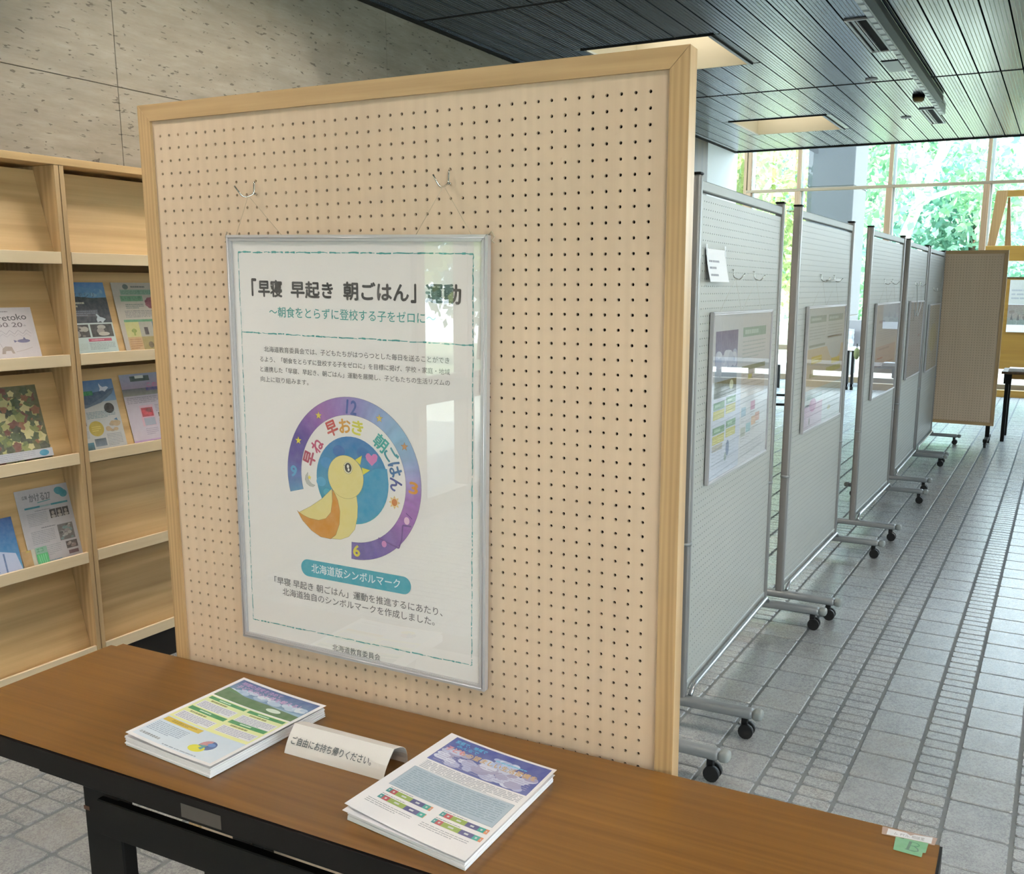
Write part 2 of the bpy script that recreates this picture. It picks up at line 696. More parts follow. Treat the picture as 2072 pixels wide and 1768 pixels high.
_t.inputs[0].default_value = (0.5, 0.53, 0.55, 1)
_nt.links.new(_t.outputs[0], _o.inputs[0])
M['skylight'] = _m
M['trim_white'] = plain('white_metal_trim', 'c9cdcc', 0.4)


def slat_mat():
    m, nt, p, _ = new_mat('perforated_metal_slat')
    tc = nt.nodes.new('ShaderNodeTexCoord')
    sp = nt.nodes.new('ShaderNodeSeparateXYZ')
    nt.links.new(tc.outputs['Object'], sp.inputs[0])

    def cell(o, s, off=0.0):
        return mathn(nt, 'SUBTRACT', mathn(nt, 'FRACT', mathn(nt, 'ADD', mathn(nt, 'DIVIDE', o, s), off)), 0.5)
    fx = cell(sp.outputs['X'], 0.014)
    fy = cell(sp.outputs['Y'], 0.016)
    d = mathn(nt, 'ADD', mathn(nt, 'MULTIPLY', fx, fx), mathn(nt, 'MULTIPLY', fy, fy))
    dot = mathn(nt, 'LESS_THAN', d, 0.045)
    band = mathn(nt, 'LESS_THAN', mathn(nt, 'ABSOLUTE', cell(sp.outputs['X'], 0.07)), 0.4)
    f = mathn(nt, 'MULTIPLY', dot, band)
    n1 = noise(nt, coords(nt, (7, 0.5, 7)), 1, 2)
    c = mix(nt, n1, srgb('4c575f'), srgb('57626b'))
    c = mix(nt, mathn(nt, 'MULTIPLY', f, 0.75), c, (0.03, 0.03, 0.03))
    setc(nt, p, c)
    p.inputs['Metallic'].default_value = 0.6
    nt.links.new(ramp(nt, n1, [(0.3, 0.2), (0.7, 0.28)]), p.inputs['Roughness'])
    bump(nt, p, noise(nt, coords(nt, (2.5, 1.2, 2.5)), 1, 1), 0.12, 0.01)
    return m


M['slat'] = slat_mat()


def leaf_mat(name, a, b, trans=0.5):
    m, nt, p, out = new_mat(name)
    ge = nt.nodes.new('ShaderNodeNewGeometry')
    c = ramp(nt, ge.outputs['Random Per Island'], [(0.0, srgb(a)), (1.0, srgb(b))])
    setc(nt, p, c)
    p.inputs['Roughness'].default_value = 0.6
    t = nt.nodes.new('ShaderNodeBsdfTranslucent')
    nt.links.new(c, t.inputs[0])
    ms = nt.nodes.new('ShaderNodeMixShader')
    ms.inputs[0].default_value = trans
    nt.links.new(p.outputs[0], ms.inputs[1])
    nt.links.new(t.outputs[0], ms.inputs[2])
    nt.links.new(ms.outputs[0], out.inputs[0])
    return m


M['leaf_a'] = leaf_mat('leaf_fresh_green', '5f9472', 'b4d0a8')
M['leaf_b'] = leaf_mat('leaf_blue_green', '649484', 'a9ccb8')
M['leaf_c'] = leaf_mat('leaf_yellow_green', '7f9a5a', 'cdd49a')
M['bark'] = plain('brown_bark', '5c4a3c', 0.9, 0, 0.3, 8)
M['birch'] = plain('white_birch_bark', 'c4c6bf', 0.8, 0, 0.25, 7)
M['lawn'] = plain('lawn_grass', '858f6c', 0.9, 0, 0.3, 3)
M['paving'] = plain('outdoor_paving', 'b9b9b0', 0.8, 0, 0.08, 2)
M['ltube'] = emit('fluorescent_glow', 'fff6f0', 150.0)
M['recess_fill'] = emit('recess_fill_glow', 'fff4e6', 6.5)  # dim glow added to brighten the far recesses

# ------------------------------------------------------------------ the room shell
XL, XR = -3.6, 6.5            # left wall, right wall
YB, YC, YW = -8.0, 11.04, 16.0  # wall behind, end of the slatted ceiling, far window wall
ZC = 3.071                    # ceiling
RW0, RW1 = -7.0, 4.0           # the stretch of the right wall that has windows
XA = -4.97                    # left side of the glazed bay

floor = struct(part('floor', None, M['grout'], ((XA, YB, -0.12), (XR, YW + 0.15, -0.0042))))

# tiles: columns across x, big (B) and small (S) ones
cols = []
x = -0.003
seq = 'BSBSSBB' + 'SBSSBBSBBS' * 2 + 'SBSSBB' * 3
for ch in seq:
    w = 0.187 if ch == 'B' else 0.1195
    if x - w < XA:
        break
    cols.append((x - w, x, ch))
    x -= w
x = -0.003
for ch in 'SBBSSBSBB' * 6:
    w = 0.187 if ch == 'B' else 0.1195
    if x + w > XR:
        break
    cols.append((x, x + w, ch))
    x += w


def tile_geo(w, l):
    """one tile, 8-sided, softly chamfered on top, centred"""
    a, b = w / 2, l / 2
    k = 0.0065

    def ring(a, b, k, z):
        return [(-a + k, -b, z), (a - k, -b, z), (a, -b + k, z), (a, b - k, z), (a - k, b, z), (-a + k, b, z), (-a, b - k, z), (-a, -b + k, z)]
    v = ring(a, b, k, -0.008) + ring(a, b, k, -0.003) + ring(a - 0.0022, b - 0.0022, k * 0.9, 0.0)
    f = [tuple(range(16, 24))]
    for r in (0, 8):
        for i in range(8):
            j = (i + 1) % 8
            f.append((r + i, r + j, r + 8 + j, r + 8 + i))
    return v, f


def pix(x, y, z=0.0):
    d = Vector((x, y, z - 1.54))
    q = -(d.dot(_b))
    return (d.dot(_r) / q * 1918.61 + 1154.98, -d.dot(_u) / q * 1918.61 + 942.87, q)


tiles = []
for x0, x1, ch in cols:
    p = 0.1835 if ch == 'B' else 0.0645
    off = 3.095 if ch == 'B' else 3.365
    k = math.floor((YB - off) / p)
    y = off + k * p
    while y < YW - 0.01:
        g = 0.0075
        gx = 0.012
        if not (x1 < XL + 0.01 and y < YC - 0.05):
            cx, cy = (x0 + x1) / 2, y + p / 2
            w, l = x1 - x0 - gx, p - g
            near = False
            a = 0
            if cy > 1.2:
                u, v, q = pix(cx, cy)
                if q > 0.5 and ((1372 < u < 2080 and v < 1790 and v < 1567 + (u - 1370) * 0.243 + 25) or (-20 < u < 400 and 1500 < v < 1790)):
                    near = True
                    a = w * l / q ** 3
            tiles.append((a if near else 0, cx, cy, w, l, ch))
        y += p
tiles.sort(reverse=True)
meshes = {}
sv, sf = [], []
for i, (a, cx, cy, w, l, ch) in enumerate(tiles):
    dz = random.uniform(-0.0006, 0.0006)
    if i < 290 and a > 0:
        if ch not in meshes:
            v, f = tile_geo(w, l)
            me = bpy.data.meshes.new('tile')
            me.from_pydata(v, [], f)
            me.materials.append(M['tile'])
            meshes[ch] = me
        o = bpy.data.objects.new('tile', meshes[ch])
        COL.objects.link(o)
        o.location = (cx, cy, dz)
        o.rotation_euler = (0, 0, random.uniform(-0.004, 0.004))
        o.parent = floor
    else:
        v, f = tile_geo(w, l)
        b = len(sv)
        sv += [(p[0] + cx, p[1] + cy, p[2] + dz) for p in v]
        sf += [tuple(b + k for k in q) for q in f]
ft = raw('floor_tiles', sv, sf, M['tile'], floor)
ft['kind'] = 'stuff'

# left concrete wall: cast panels with recessed joints
wall_left = struct(part('wall_left', None, M['joint'], ((XL - 0.3, -2.5, 0), (XL - 0.006, 9.72, ZC + 0.1))))
jy = [-2.5, -0.76, 1.04, 2.838, 4.64, 6.44, 8.24, 9.72]
for (z0, z1) in ((0, 1.44), (1.44, 2.338), (2.338, ZC + 0.1)):
    for y0, y1 in zip(jy, jy[1:]):
        part('panel', wall_left, M['concrete'], ((XL - 0.05, y0 + 0.0012, z0 + 0.0015), (XL, y1 - 0.0012, z1 - 0.0015)), b=0.001)
struct(part('pillar_wood', None, M['brown_wood'], ((XL - 0.3, 9.725, 0), (XL + 0.0, 10.148, ZC + 0.1)), b=0.004))
struct(part('wall_daylit', None, M['white_wall'], ((XL - 0.3, 10.15, 0), (XL - 0.002, 11.19, ZC + 0.1))))  # pale wall, daylight from the bay put into its full white
struct(part('wall_bay_left', None, M['white_wall'], ((XA - 0.1, 11.0, 0), (XL - 0.3, 11.1, 4.4))))
struct(part('wall_left_sill', None, M['concrete'], ((XL - 0.15, -8.0, 0), (XL, -2.5, 0.12)), ((XL - 0.15, -8.0, 0.78), (XL, -2.5, 0.93))))
struct(part('wall_back', None, M['concrete'], ((XL - 0.3, YB - 0.2, 0), (XR + 0.2, YB, ZC + 0.1))))
struct(part('wall_right', None, M['concrete'], ((XR, YB, 0), (XR + 0.15, YW, 0.45)), ((XR, YB, 2.7), (XR + 0.15, YW, 4.4)), ((XR, RW1, 0.45), (XR + 0.15, YW, 2.7)), ((XR, YB, 0.45), (XR + 0.15, RW0, 2.7))))
struct(part('trim_ceiling_edge', None, M['dark_cavity'], ((XL - 0.3, YC, ZC - 0.012), (XR + 0.2, YC + 0.05, 4.4))))
struct(part('trim_wall_left', None, M['dark_cavity'], ((XL, YB, ZC - 0.012), (XL + 0.035, YC, ZC + 0.02))))
# roof slab over the hall; unseen opal bay roof, added for more light
struct(part('roof', None, M['joint'], ((XL - 0.6, YB - 0.6, ZC + 0.35), (XR + 0.9, YC + 0.05, ZC + 0.6))))
struct(part('roof_bay', None, M['skylight'], ((XA - 0.3, YC + 0.05, 4.4), (XR + 0.3, YW + 0.5, 4.5))))

# ceiling: void above, slats below, recesses cut between them
ceiling = struct(part('ceiling', None, M['dark_cavity'], ((XL, YB, ZC + 0.3), (XR, YC, ZC + 0.34))))
REC = []
for ry in (5.96 - 3.1 * 4, 5.96 - 3.1 * 3, 5.96 - 3.1 * 2, 5.96 - 3.1, 5.96, 9.06):
    for rx in (-3.0, 0.55, 4.1):
        REC.append((rx, rx + 0.88, ry, ry + 0.86 if ry > 5 else ry + 0.86))
joints = [YB, -6.77, -3.87, -0.97, 1.99, 4.93, 7.82, YC]
edges = []
e = -1.468
while e > XL + 0.147:
    e -= 0.147
edges = [e + 0.147 * k for k in range(int((XR - e) / 0.147) + 1)]
slat_mesh = {}


def slat_geo(w, l):
    h = w / 2 - 0.0048
    prof = [(-h, 0.014), (-h, 0.001), (-h + 0.0012, 0)]
    for k in range(1, 6):
        x = -h + 2 * h * k / 6
        prof += [(x - 0.0025, 0), (x, 0.002), (x + 0.0025, 0)]
    prof += [(h - 0.0012, 0), (h, 0.001), (h, 0.014)]
    n = len(prof)
    v = [(x, -l / 2, z) for x, z in prof] + [(x, l / 2, z) for x, z in prof]
    f = [(i, i + 1, n + i + 1, n + i) for i in range(n - 1)]
    return v, f


cv, cf = [], []
for xa, xb in zip([XL + 0.001] + edges, edges + [XR]):
    if xb - xa < 0.02:
        continue
    for ya, yb in zip(joints, joints[1:]):
        segs = [(xa, xb, ya, yb)]
        for (rx0, rx1, ry0, ry1) in REC:
            nxt = []
            for (a, b, c, d) in segs:
                if b <= rx0 or a >= rx1 or d <= ry0 or c >= ry1:
                    nxt.append((a, b, c, d))
                    continue
                if c < ry0:
                    nxt.append((a, b, c, ry0))
                if d > ry1:
                    nxt.append((a, b, ry1, d))
                m0, m1 = max(c, ry0), min(d, ry1)
                if a < rx0 - 0.012:
                    nxt.append((a, rx0, m0, m1))
                if b > rx1 + 0.012:
                    nxt.append((rx1, b, m0, m1))
            segs = nxt
        for (a, b, c, d) in segs:
            w, l = b - a, d - c - 0.018
            if l < 0.03:
                continue
            cx, cy = (a + b) / 2, (c + d) / 2
            if xb < 0.25 and yb > 4.9:
                key = (round(w, 3), round(l, 3))
                if key not in slat_mesh:
                    v, f = slat_geo(w, l)
                    me = bpy.data.meshes.new('slat')
                    me.from_pydata(v, [], f)
                    me.materials.append(M['slat'])
                    slat_mesh[key] = me
                o = bpy.data.objects.new('slat', slat_mesh[key])
                COL.objects.link(o)
                o.location = (cx, cy, ZC)
                o.parent = ceiling
            else:
                v, f = slat_geo(w, l)
                q = len(cv)
                cv += [(p[0] + cx, p[1] + cy, p[2] + ZC) for p in v]
                cf += [tuple(q + k for k in g) for g in f]
cs = raw('ceiling_slats', cv, cf, M['slat'], ceiling)
cs['kind'] = 'stuff'
for jyy in joints[1:-1]:
    part('joint_strip', ceiling, M['dark_cavity'], ((XL, jyy - 0.008, ZC - 0.003), (XR, jyy + 0.008, ZC + 0.004)))

for i, (rx0, rx1, ry0, ry1) in enumerate(REC):
    t = 0.012
    r = struct(part('ceiling_recess', None, M['recess'],
                    ((rx0, ry0, ZC - 0.004), (rx0 + t, ry1, ZC + 0.28)), ((rx1 - t, ry0, ZC - 0.004), (rx1, ry1, ZC + 0.28)),
                    ((rx0, ry0, ZC - 0.004), (rx1, ry0 + t, ZC + 0.28)), ((rx0, ry1 - t, ZC - 0.004), (rx1, ry1, ZC + 0.28)),
                    ((rx0, ry0, ZC + 0.27), (rx1, ry1, ZC + 0.285))))
    part('trim_strip', r, M['dark_cavity'], ((rx0 - 0.02, ry0 - 0.014, ZC - 0.008), (rx1 + 0.02, ry0, ZC + 0.004)), ((rx1, ry0, ZC - 0.008), (rx1 + 0.012, ry1, ZC + 0.004)))
    part('trim_white_strip', r, M['trim_white'], ((rx0, ry0, ZC - 0.010), (rx0 + 0.02, ry1, ZC + 0.004)), ((rx1 - 0.02, ry0, ZC - 0.010), (rx1, ry1, ZC + 0.004)))
    bm = bmesh.new()
    for dy in (0.2, 0.66):
        tube(bm, [(rx0 + 0.06, ry0 + dy, ZC + 0.245), (rx1 - 0.06, ry0 + dy, ZC + 0.245)], 0.013, 8)
    obj('lamp_and_fill_tube', bm, M['ltube'] if ry0 < 5 else M['recess_fill'], r)  # lamps in the near recesses, added fill glow in the far ones

# ------------------------------------------------------------------ windows
def panes_x(name, xs, y, zs, win):
    for a, b in zip(xs, xs[1:]):
        for c, d in zip(zs, zs[1:]):
            raw(name, [(a, y, c), (b, y, c), (b, y, d), (a, y, d)], [(0, 1, 2, 3)], M['glass'], win)


mx = [-4.97 + 0.04, -4.10, -2.66, -1.25, 0.16, 1.58, 3.0, 4.42, 5.84, XR]
win = struct(part('window_1', None, M['mullion_h'], ((XA, YW - 0.03, 0.0), (XR, YW + 0.05, 0.09)), ((XA, YW - 0.05, 0.50), (XR, YW + 0.05, 0.58)), ((XA, YW - 0.05, 3.075), (XR, YW + 0.04, 3.12)), ((XA, YW - 0.03, 4.34), (XR, YW + 0.05, 4.4)), b=0.004))
for k, x in enumerate(mx):
    bm = bmesh.new()
    box(bm, (x - 0.026, YW - 0.03, 3.12), (x + 0.026, YW + 0.05, 4.36), 0.003)
    box(bm, (x - 0.045, YW - 0.06, 0.0), (x + 0.045, YW + 0.05, 3.075), 0.004)
    obj('mullion', bm, M['mullion'], win)
    bm = bmesh.new()
    box(bm, (x + 0.028, YW + 0.052, 0.1), (x + 0.075, YW + 0.09, 4.36), 0.003)
    obj('storm_frame', bm, M['trim_white'], win)
panes_x('pane', mx, YW, [0.09, 0.50], win)
panes_x('pane', mx, YW, [0.58, 3.075], win)
panes_x('pane', mx, YW, [3.12, 4.34], win)

# glazing of the left side of the bay, left wall behind the camera, right wall
win2 = struct(part('window_2', None, M['mullion_h'], ((XA - 0.05, 11.1, 0), (XA, YW, 0.1)), ((XA - 0.05, 11.1, 4.3), (XA, YW, 4.4)), b=0.003))
for y0, y1 in zip([11.1, 12.7, 14.3], [12.7, 14.3, YW]):
    part('mullion', win2, M['mullion'], ((XA - 0.05, y1 - 0.04, 0.1), (XA, y1 + 0.04, 4.3)))
    raw('pane', [(XA - 0.02, y0, 0.1), (XA - 0.02, y1, 0.1), (XA - 0.02, y1, 4.3), (XA - 0.02, y0, 4.3)], [(0, 1, 2, 3)], M['glass'], win2)
win3 = struct(part('window_3', None, M['mullion_h'], ((XL - 0.1, -8, 0.93), (XL - 0.02, -2.5, 0.97)), ((XL - 0.1, -8, 3.0), (XL - 0.02, -2.5, ZC + 0.1)), b=0.003))
ys3 = [-8.0, -6.4, -4.8, -3.3, -2.62]
for y in ys3:
    part('mullion', win3, M['mullion'], ((XL - 0.12, y - 0.05, 0.0), (XL, y + 0.05, ZC)))
for y0, y1 in zip(ys3, ys3[1:]):
    for z0, z1 in ((0.12, 0.78), (0.93, 3.0)):
        raw('pane', [(XL - 0.06, y0, z0), (XL - 0.06, y1, z0), (XL - 0.06, y1, z1), (XL - 0.06, y0, z1)], [(0, 1, 2, 3)], M['glass'], win3)
win4 = struct(part('window_4', None, M['mullion_h'], ((XR + 0.02, RW0, 0.45), (XR + 0.12, RW1, 0.52)), ((XR + 0.02, RW0, 2.64), (XR + 0.12, RW1, 2.7)), b=0.003))
y = RW0
while y < RW1:
    part('mullion', win4, M['mullion'], ((XR, y - 0.05, 0.45), (XR + 0.14, y + 0.05, 2.7)))
    y1 = min(RW1, y + 2.0)
    raw('pane', [(XR + 0.06, y, 0.5), (XR + 0.06, y1, 0.5), (XR + 0.06, y1, 2.66), (XR + 0.06, y, 2.66)], [(0, 1, 2, 3)], M['glass'], win4)
    y += 2.0
portal(((XA + XR) / 2, YW + 0.12, 2.2), ((XA + XR) / 2, 0, 2.2), XR - XA, 4.3)
portal((XL - 0.15, -5.2, 1.6), (0, -5.2, 1.6), 5.5, 2.9)
portal((XR + 0.2, -1.5, 1.6), (0, -1.5, 1.6), 11.0, 2.3)
portal((XA - 0.1, 13.5, 2.2), (0, 13.5, 2.2), 4.8, 4.2)

# ------------------------------------------------------------------ outside
struct(part('ground', None, M['lawn'], ((-60, -30, -0.4), (60, 90, -0.25))))
struct(part('paving_terrace', None, M['paving'], ((-30, YW + 0.16, -0.25), (30, YW + 7, -0.06)), ((XL - 9, -12, -0.25), (XL - 0.35, YC - 1, -0.1)), ((XR + 0.2, -12, -0.25), (XR + 9, YW, -0.1))))
oc = thing('outdoor_column', 'grey concrete column outside the far windows with a sunlit white side', 'column', (-3.885, 17.9, -0.06))
for k, (a, b) in enumerate(((0, 1.1), (1.1, 3.33), (3.33, 5.6), (5.6, 7.8))):
    part('column_block', oc, M['column_concrete'], ((-0.405, -0.55, a + 0.006), (0.405, 0.55, b - 0.006)), b=0.008)
part('column_core', oc, M['joint'], ((-0.39, -0.535, 0.0), (0.39, 0.535, 7.78)))


def crown_geo(blobs, n, size, rnd):
    vs, fs = [], []
    for (cx, cy, cz, rx, ry, rz) in blobs:
        for k in range(n):
            d = Vector((rnd.gauss(0, 1), rnd.gauss(0, 1), rnd.gauss(0, 1))).normalized() * (0.55 + 0.5 * rnd.random())
            c = Vector((cx + d.x * rx, cy + d.y * ry, cz + d.z * rz))
            for q in range(3):
                p = c + Vector((rnd.gauss(0, 1), rnd.gauss(0, 1), rnd.gauss(0, 1))) * size * 1.2
                a = Vector((rnd.gauss(0, 1), rnd.gauss(0, 1), rnd.gauss(0, 1))).normalized()
                b = a.cross(Vector((rnd.gauss(0, 1), rnd.gauss(0, 1), rnd.gauss(0, 1)))).normalized()
                s = size * rnd.uniform(0.5, 1.1)
                i = len(vs)
                vs += [tuple(p - a * s), tuple(p + b * s * 0.55), tuple(p + a * s), tuple(p - b * s * 0.55)]
                fs.append((i, i + 1, i + 2, i + 3))
    return vs, fs


def tree(label, loc, h, blobs, leafm, barkm, trunk, n=260, size=0.16, seed=1, r=0.14, k=1.0):
    loc = (loc[0] * k, loc[1] * k, -0.3)
    blobs = [tuple(q * k for q in b) for b in blobs]
    trunk = [tuple(q * k for q in b) for b in trunk]
    size, r = size * k, r * k
    rnd = random.Random(seed)
    t = thing('tree', label, 'tree', loc, 0, 'trees outside the windows')
    bm = bmesh.new()
    tube(bm, trunk, r, 9, rs=[r * (1 - 0.7 * i / (len(trunk) - 1)) for i in range(len(trunk))])
    for (cx, cy, cz, rx, ry, rz) in blobs:
        b0 = Vector(trunk[min(len(trunk) - 1, 2)])
        tube(bm, [b0, (b0 + Vector((cx, cy, cz))) / 2 + Vector((0, 0, 0.2)), (cx, cy, cz)], r * 0.3, 6, rs=[r * 0.45, r * 0.3, r * 0.12])
    obj('trunk', bm, barkm, t)
    vs, fs = crown_geo(blobs, n, size, rnd)
    c = raw('crown', vs, fs, leafm, t)
    return t


tree('yellow green leafy tree beyond the left end of the far windows', (-6.6, 21.5, -0.3), 7, [(0, 0, 5.4, 1.5, 1.3, 1.3), (-1.2, 0.4, 4.2, 1.3, 1.2, 1.1), (1.0, 0.1, 3.6, 1.1, 1.1, 1.0), (0.2, 0, 2.2, 1.2, 1.0, 1.1)], M['leaf_c'], M['bark'], [(0, 0, 0), (0.1, 0, 1.6), (0, 0.1, 3.2), (0.1, 0, 5.0)], seed=3, n=330, k=0.944)
tree('fresh green tree directly left of the grey outdoor column', (-5.2, 23.5, -0.3), 8, [(0, 0, 6.0, 1.6, 1.4, 1.5), (0.6, 0.4, 4.3, 1.5, 1.2, 1.2), (-0.8, 0, 3.0, 1.3, 1.1, 1.1), (0.3, 0, 1.6, 1.3, 1.0, 0.9)], M['leaf_a'], M['bark'], [(0, 0, 0), (0.1, 0, 1.6), (0, 0.1, 3.2), (0.1, 0, 5.4)], seed=4, n=330)
tree('pale green tree with a white birch trunk right of the outdoor column', (-3.1, 24.5, -0.3), 9, [(-0.6, 0.2, 6.8, 1.4, 1.2, 1.3), (0.8, 0.6, 5.9, 1.3, 1.2, 1.3), (-0.9, 0.3, 4.9, 1.2, 1.1, 1.2), (1.3, 0.8, 3.9, 1.1, 1.0, 0.9)], M['leaf_a'], M['birch'], [(-0.7, -1.2, 0), (-0.6, -1.2, 2.2), (-0.1, -1.2, 3.6), (0.3, -1.2, 4.7), (0.1, -1.1, 6.2)], seed=5, k=1.10, r=0.17, n=220, size=0.15)
tree('blue green shrubby tree low behind the white display stands', (-2.4, 27.5, -0.3), 6, [(-1.5, 0, 2.3, 2.0, 1.2, 1.5), (0.6, 0.3, 2.6, 1.9, 1.2, 1.6), (-0.2, 0.4, 4.2, 1.8, 1.3, 1.2)], M['leaf_b'], M['bark'], [(0, 0, 0), (0.1, 0, 1.2), (0, 0.1, 2.2), (0.1, 0, 4.0)], seed=6, k=1.10, n=420, size=0.18)
tree('hazy green tree behind the wooden trestle by the windows', (0.6, 30.0, -0.3), 6, [(-1.5, 0, 2.4, 2.2, 1.4, 1.6), (1.4, 0, 1.6, 2.4, 1.4, 1.5)], M['leaf_b'], M['bark'], [(0, 0, 0), (0.1, 0, 1.6), (0, 0.1, 2.6), (0.1, 0, 4.0)], seed=7, k=1.14, n=420, size=0.2)
tree('wide dark green tree at the back of the garden', (-6.5, 32.0, -0.3), 9, [(-2.5, 0, 4.0, 3.0, 1.5, 3.0), (2.0, 0, 3.6, 3.4, 1.5, 2.8), (0, 0, 7.0, 3.2, 1.6, 2.2)], M['leaf_b'], M['bark'], [(0, 0, 0), (0.1, 0, 2.6), (0, 0.1, 4.0), (0.1, 0, 7.0)], seed=8, k=1.22, n=700, size=0.26, r=0.25)
tree('sunlit tree in the garden beyond the left windows', (-8.8, -9.5, -0.3), 7, [(0, 0, 4.2, 2.0, 2.0, 1.6), (0.5, 1.8, 3.4, 1.6, 1.6, 1.4), (-0.5, -2.2, 3.6, 1.8, 1.6, 1.5)], M['leaf_c'], M['bark'], [(0, 0, 0), (0.1, 0, 1.6), (0, 0.1, 3.0), (0.1, 0, 4.0)], seed=9, n=400, size=0.18)

tree('round green tree beyond the left windows, second from the house', (-7.4, -15.5, -0.3), 6, [(0, 0, 2.6, 1.8, 1.6, 1.7), (0.9, 0.6, 4.4, 1.6, 1.5, 1.5)], M['leaf_a'], M['bark'], [(0, 0, 0), (0.1, 0, 1.0), (0, 0.1, 2.4), (0.1, 0, 4.2)], seed=10, n=420, size=0.16)
tree('tall blue green tree at the end of the left garden', (-13.5, -21.5, -0.3), 8, [(0, 0, 3.4, 2.6, 2.0, 2.4), (2.6, 0, 3.0, 2.2, 2.0, 2.2), (0.8, 0, 6.2, 2.4, 1.8, 1.8)], M['leaf_b'], M['bark'], [(0, 0, 0), (0.1, 0, 1.6), (0, 0.1, 3.4), (0.1, 0, 6.0)], seed=11, n=520, size=0.22)

# ------------------------------------------------------------------ ceiling fittings
def vent(x0, x1, y0, y1, label):
    t = thing('ceiling_vent', label, 'vent', ((x0 + x1) / 2, (y0 + y1) / 2, ZC), 0, 'slot vents in the ceiling')
    a, b = (x1 - x0) / 2, (y1 - y0) / 2
    part('vent_frame', t, M['trim_white'], ((-a, -b, -0.010), (-a + 0.016, b, 0)), ((a - 0.016, -b, -0.010), (a, b, 0)), ((-a, b - 0.016, -0.010), (a, b, 0)), ((-a, -b, -0.012), (a, -b + 0.02, 0)), b=0.002)
    part('vent_throat', t, M['dark_cavity'], ((-a + 0.016, -b + 0.02, -0.002), (a - 0.016, b - 0.016, -0.0005)))
    part('vane', t, M['trim_white'], ((-0.006, -b + 0.02, -0.012), (0.0, b - 0.02, -0.002)))
    part('vane', t, M['alu_dark'], ((-0.034, -b + 0.02, -0.008), (-0.016, b - 0.02, -0.0025)))


vent(-1.314, -1.178, 5.972, 6.83, 'larger nearer slot vent in the ceiling beside the light channel')
vent(-1.314, -1.186, 9.092, 9.94, 'smaller farther slot vent in the ceiling near the channel end')
t = thing('access_cover', 'small smooth square cover plate in the ceiling slats', 'cover plate', (-1.245, 7.32, ZC))
part('cover_plate', t, M['alu_matt'], ((-0.055, -0.175, -0.006), (0.055, 0.175, 0.0)), b=0.002)
part('cover_edge', t, M['dark_cavity'], ((-0.06, -0.183, -0.003), (0.055, -0.176, 0.0)))
t = thing('light_channel', 'long silver channel running along the ceiling', 'light fixture', (-1.10, 7.55, ZC))
part('channel_body', t, M['alu_matt'], ((-0.045, -4.9, -0.055), (0.0, 1.60, 0.0)), b=0.003)
part('channel_side', t, M['black'], ((0.0, -4.9, -0.052), (0.05, 1.0, -0.010)), b=0.002)
bm = bmesh.new()
box(bm, (-0.040, 0, -0.0585), (-0.008, 0.09, -0.055), 0.001)
lens = obj('lens', bm, M['trim_white'], t)
lens.location = (0, -4.8, 0)
for k in range(1, 46):
    o = lens.copy()
    COL.objects.link(o)
    o.parent = t
    o.location = (0, -4.8 + k * 0.138, 0)
t = thing('smoke_detector', 'tan round detector hanging from the ceiling slats', 'detector', (-1.235, 8.50, ZC))
bm = bmesh.new()
tube(bm, [(0, 0, 0), (0, 0, -0.018)], 0.05, 20)
obj('detector_base', bm, M['black'], t)
bm = bmesh.new()
tube(bm, [(0, 0, -0.018), (0, 0, -0.035), (0, 0, -0.05)], 0.045, 20, rs=[0.045, 0.045, 0.03])
obj('detector_dome', bm, plain('tan_plastic', '8a7340', 0.5), t)
for (x, y, lab) in ((-1.465, 7.70, 'small silver sprinkler disc nearer the camera in the ceiling'), (-1.475, 9.49, 'small silver sprinkler disc nearer the far windows')):
    t = thing('sprinkler', lab, 'sprinkler', (x, y, ZC), 0, 'ceiling sprinklers')
    bm = bmesh.new()
    tube(bm, [(0, 0, 0), (0, 0, -0.008), (0, 0, -0.012)], 0.04, 18, rs=[0.045, 0.045, 0.02])
    obj('rosette', bm, M['trim_white'], t)
    bm = bmesh.new()
    tube(bm, [(0, 0, -0.012), (0, 0, -0.03)], 0.006, 8)
    obj('nozzle', bm, M['chrome'], t)


# ------------------------------------------------------------------ pegboard sheets with real holes
def pegmesh(nc, nr, p, mx0, mx1, mz0, mz1, th, r):
    """in x-z, origin at lower left, front at y=0 facing -y, holes p apart"""
    v, f = [], []
    h = p / 2
    ang = [k * math.pi / 4 for k in range(8)]
    outer = [(h, 0), (h, h), (0, h), (-h, h), (-h, 0), (-h, -h), (0, -h), (h, -h)]
    inner = [(r * math.cos(a), r * math.sin(a)) for a in ang]
    for j in range(nr):
        for i in range(nc):
            cx, cz = mx0 + i * p, mz0 + j * p
            b = len(v)
            v += [(cx + a, 0, cz + c) for a, c in outer]
            v += [(cx + a, 0, cz + c) for a, c in inner]
            v += [(cx + a, th, cz + c) for a, c in inner]
            for k in range(8):
                q = (k + 1) % 8
                f.append((b + k, b + q, b + 8 + q, b + 8 + k))
                f.append((b + 8 + k, b + 8 + q, b + 16 + q, b + 16 + k))
    x0, x1 = mx0 - h, mx0 + (nc - 1) * p + h
    z0, z1 = mz0 - h, mz0 + (nr - 1) * p + h
    Wd, Hd = x1 - h + mx1, z1 - h + mz1
    for (a, b, c, d) in ((0, x0, 0, Hd), (x1, Wd, 0, Hd), (x0, x1, 0, z0), (x0, x1, z1, Hd)):
        k = len(v)
        v += [(a, 0, c), (b, 0, c), (b, 0, d), (a, 0, d)]
        f.append((k, k + 1, k + 2, k + 3))
    return v, f, Wd, Hd


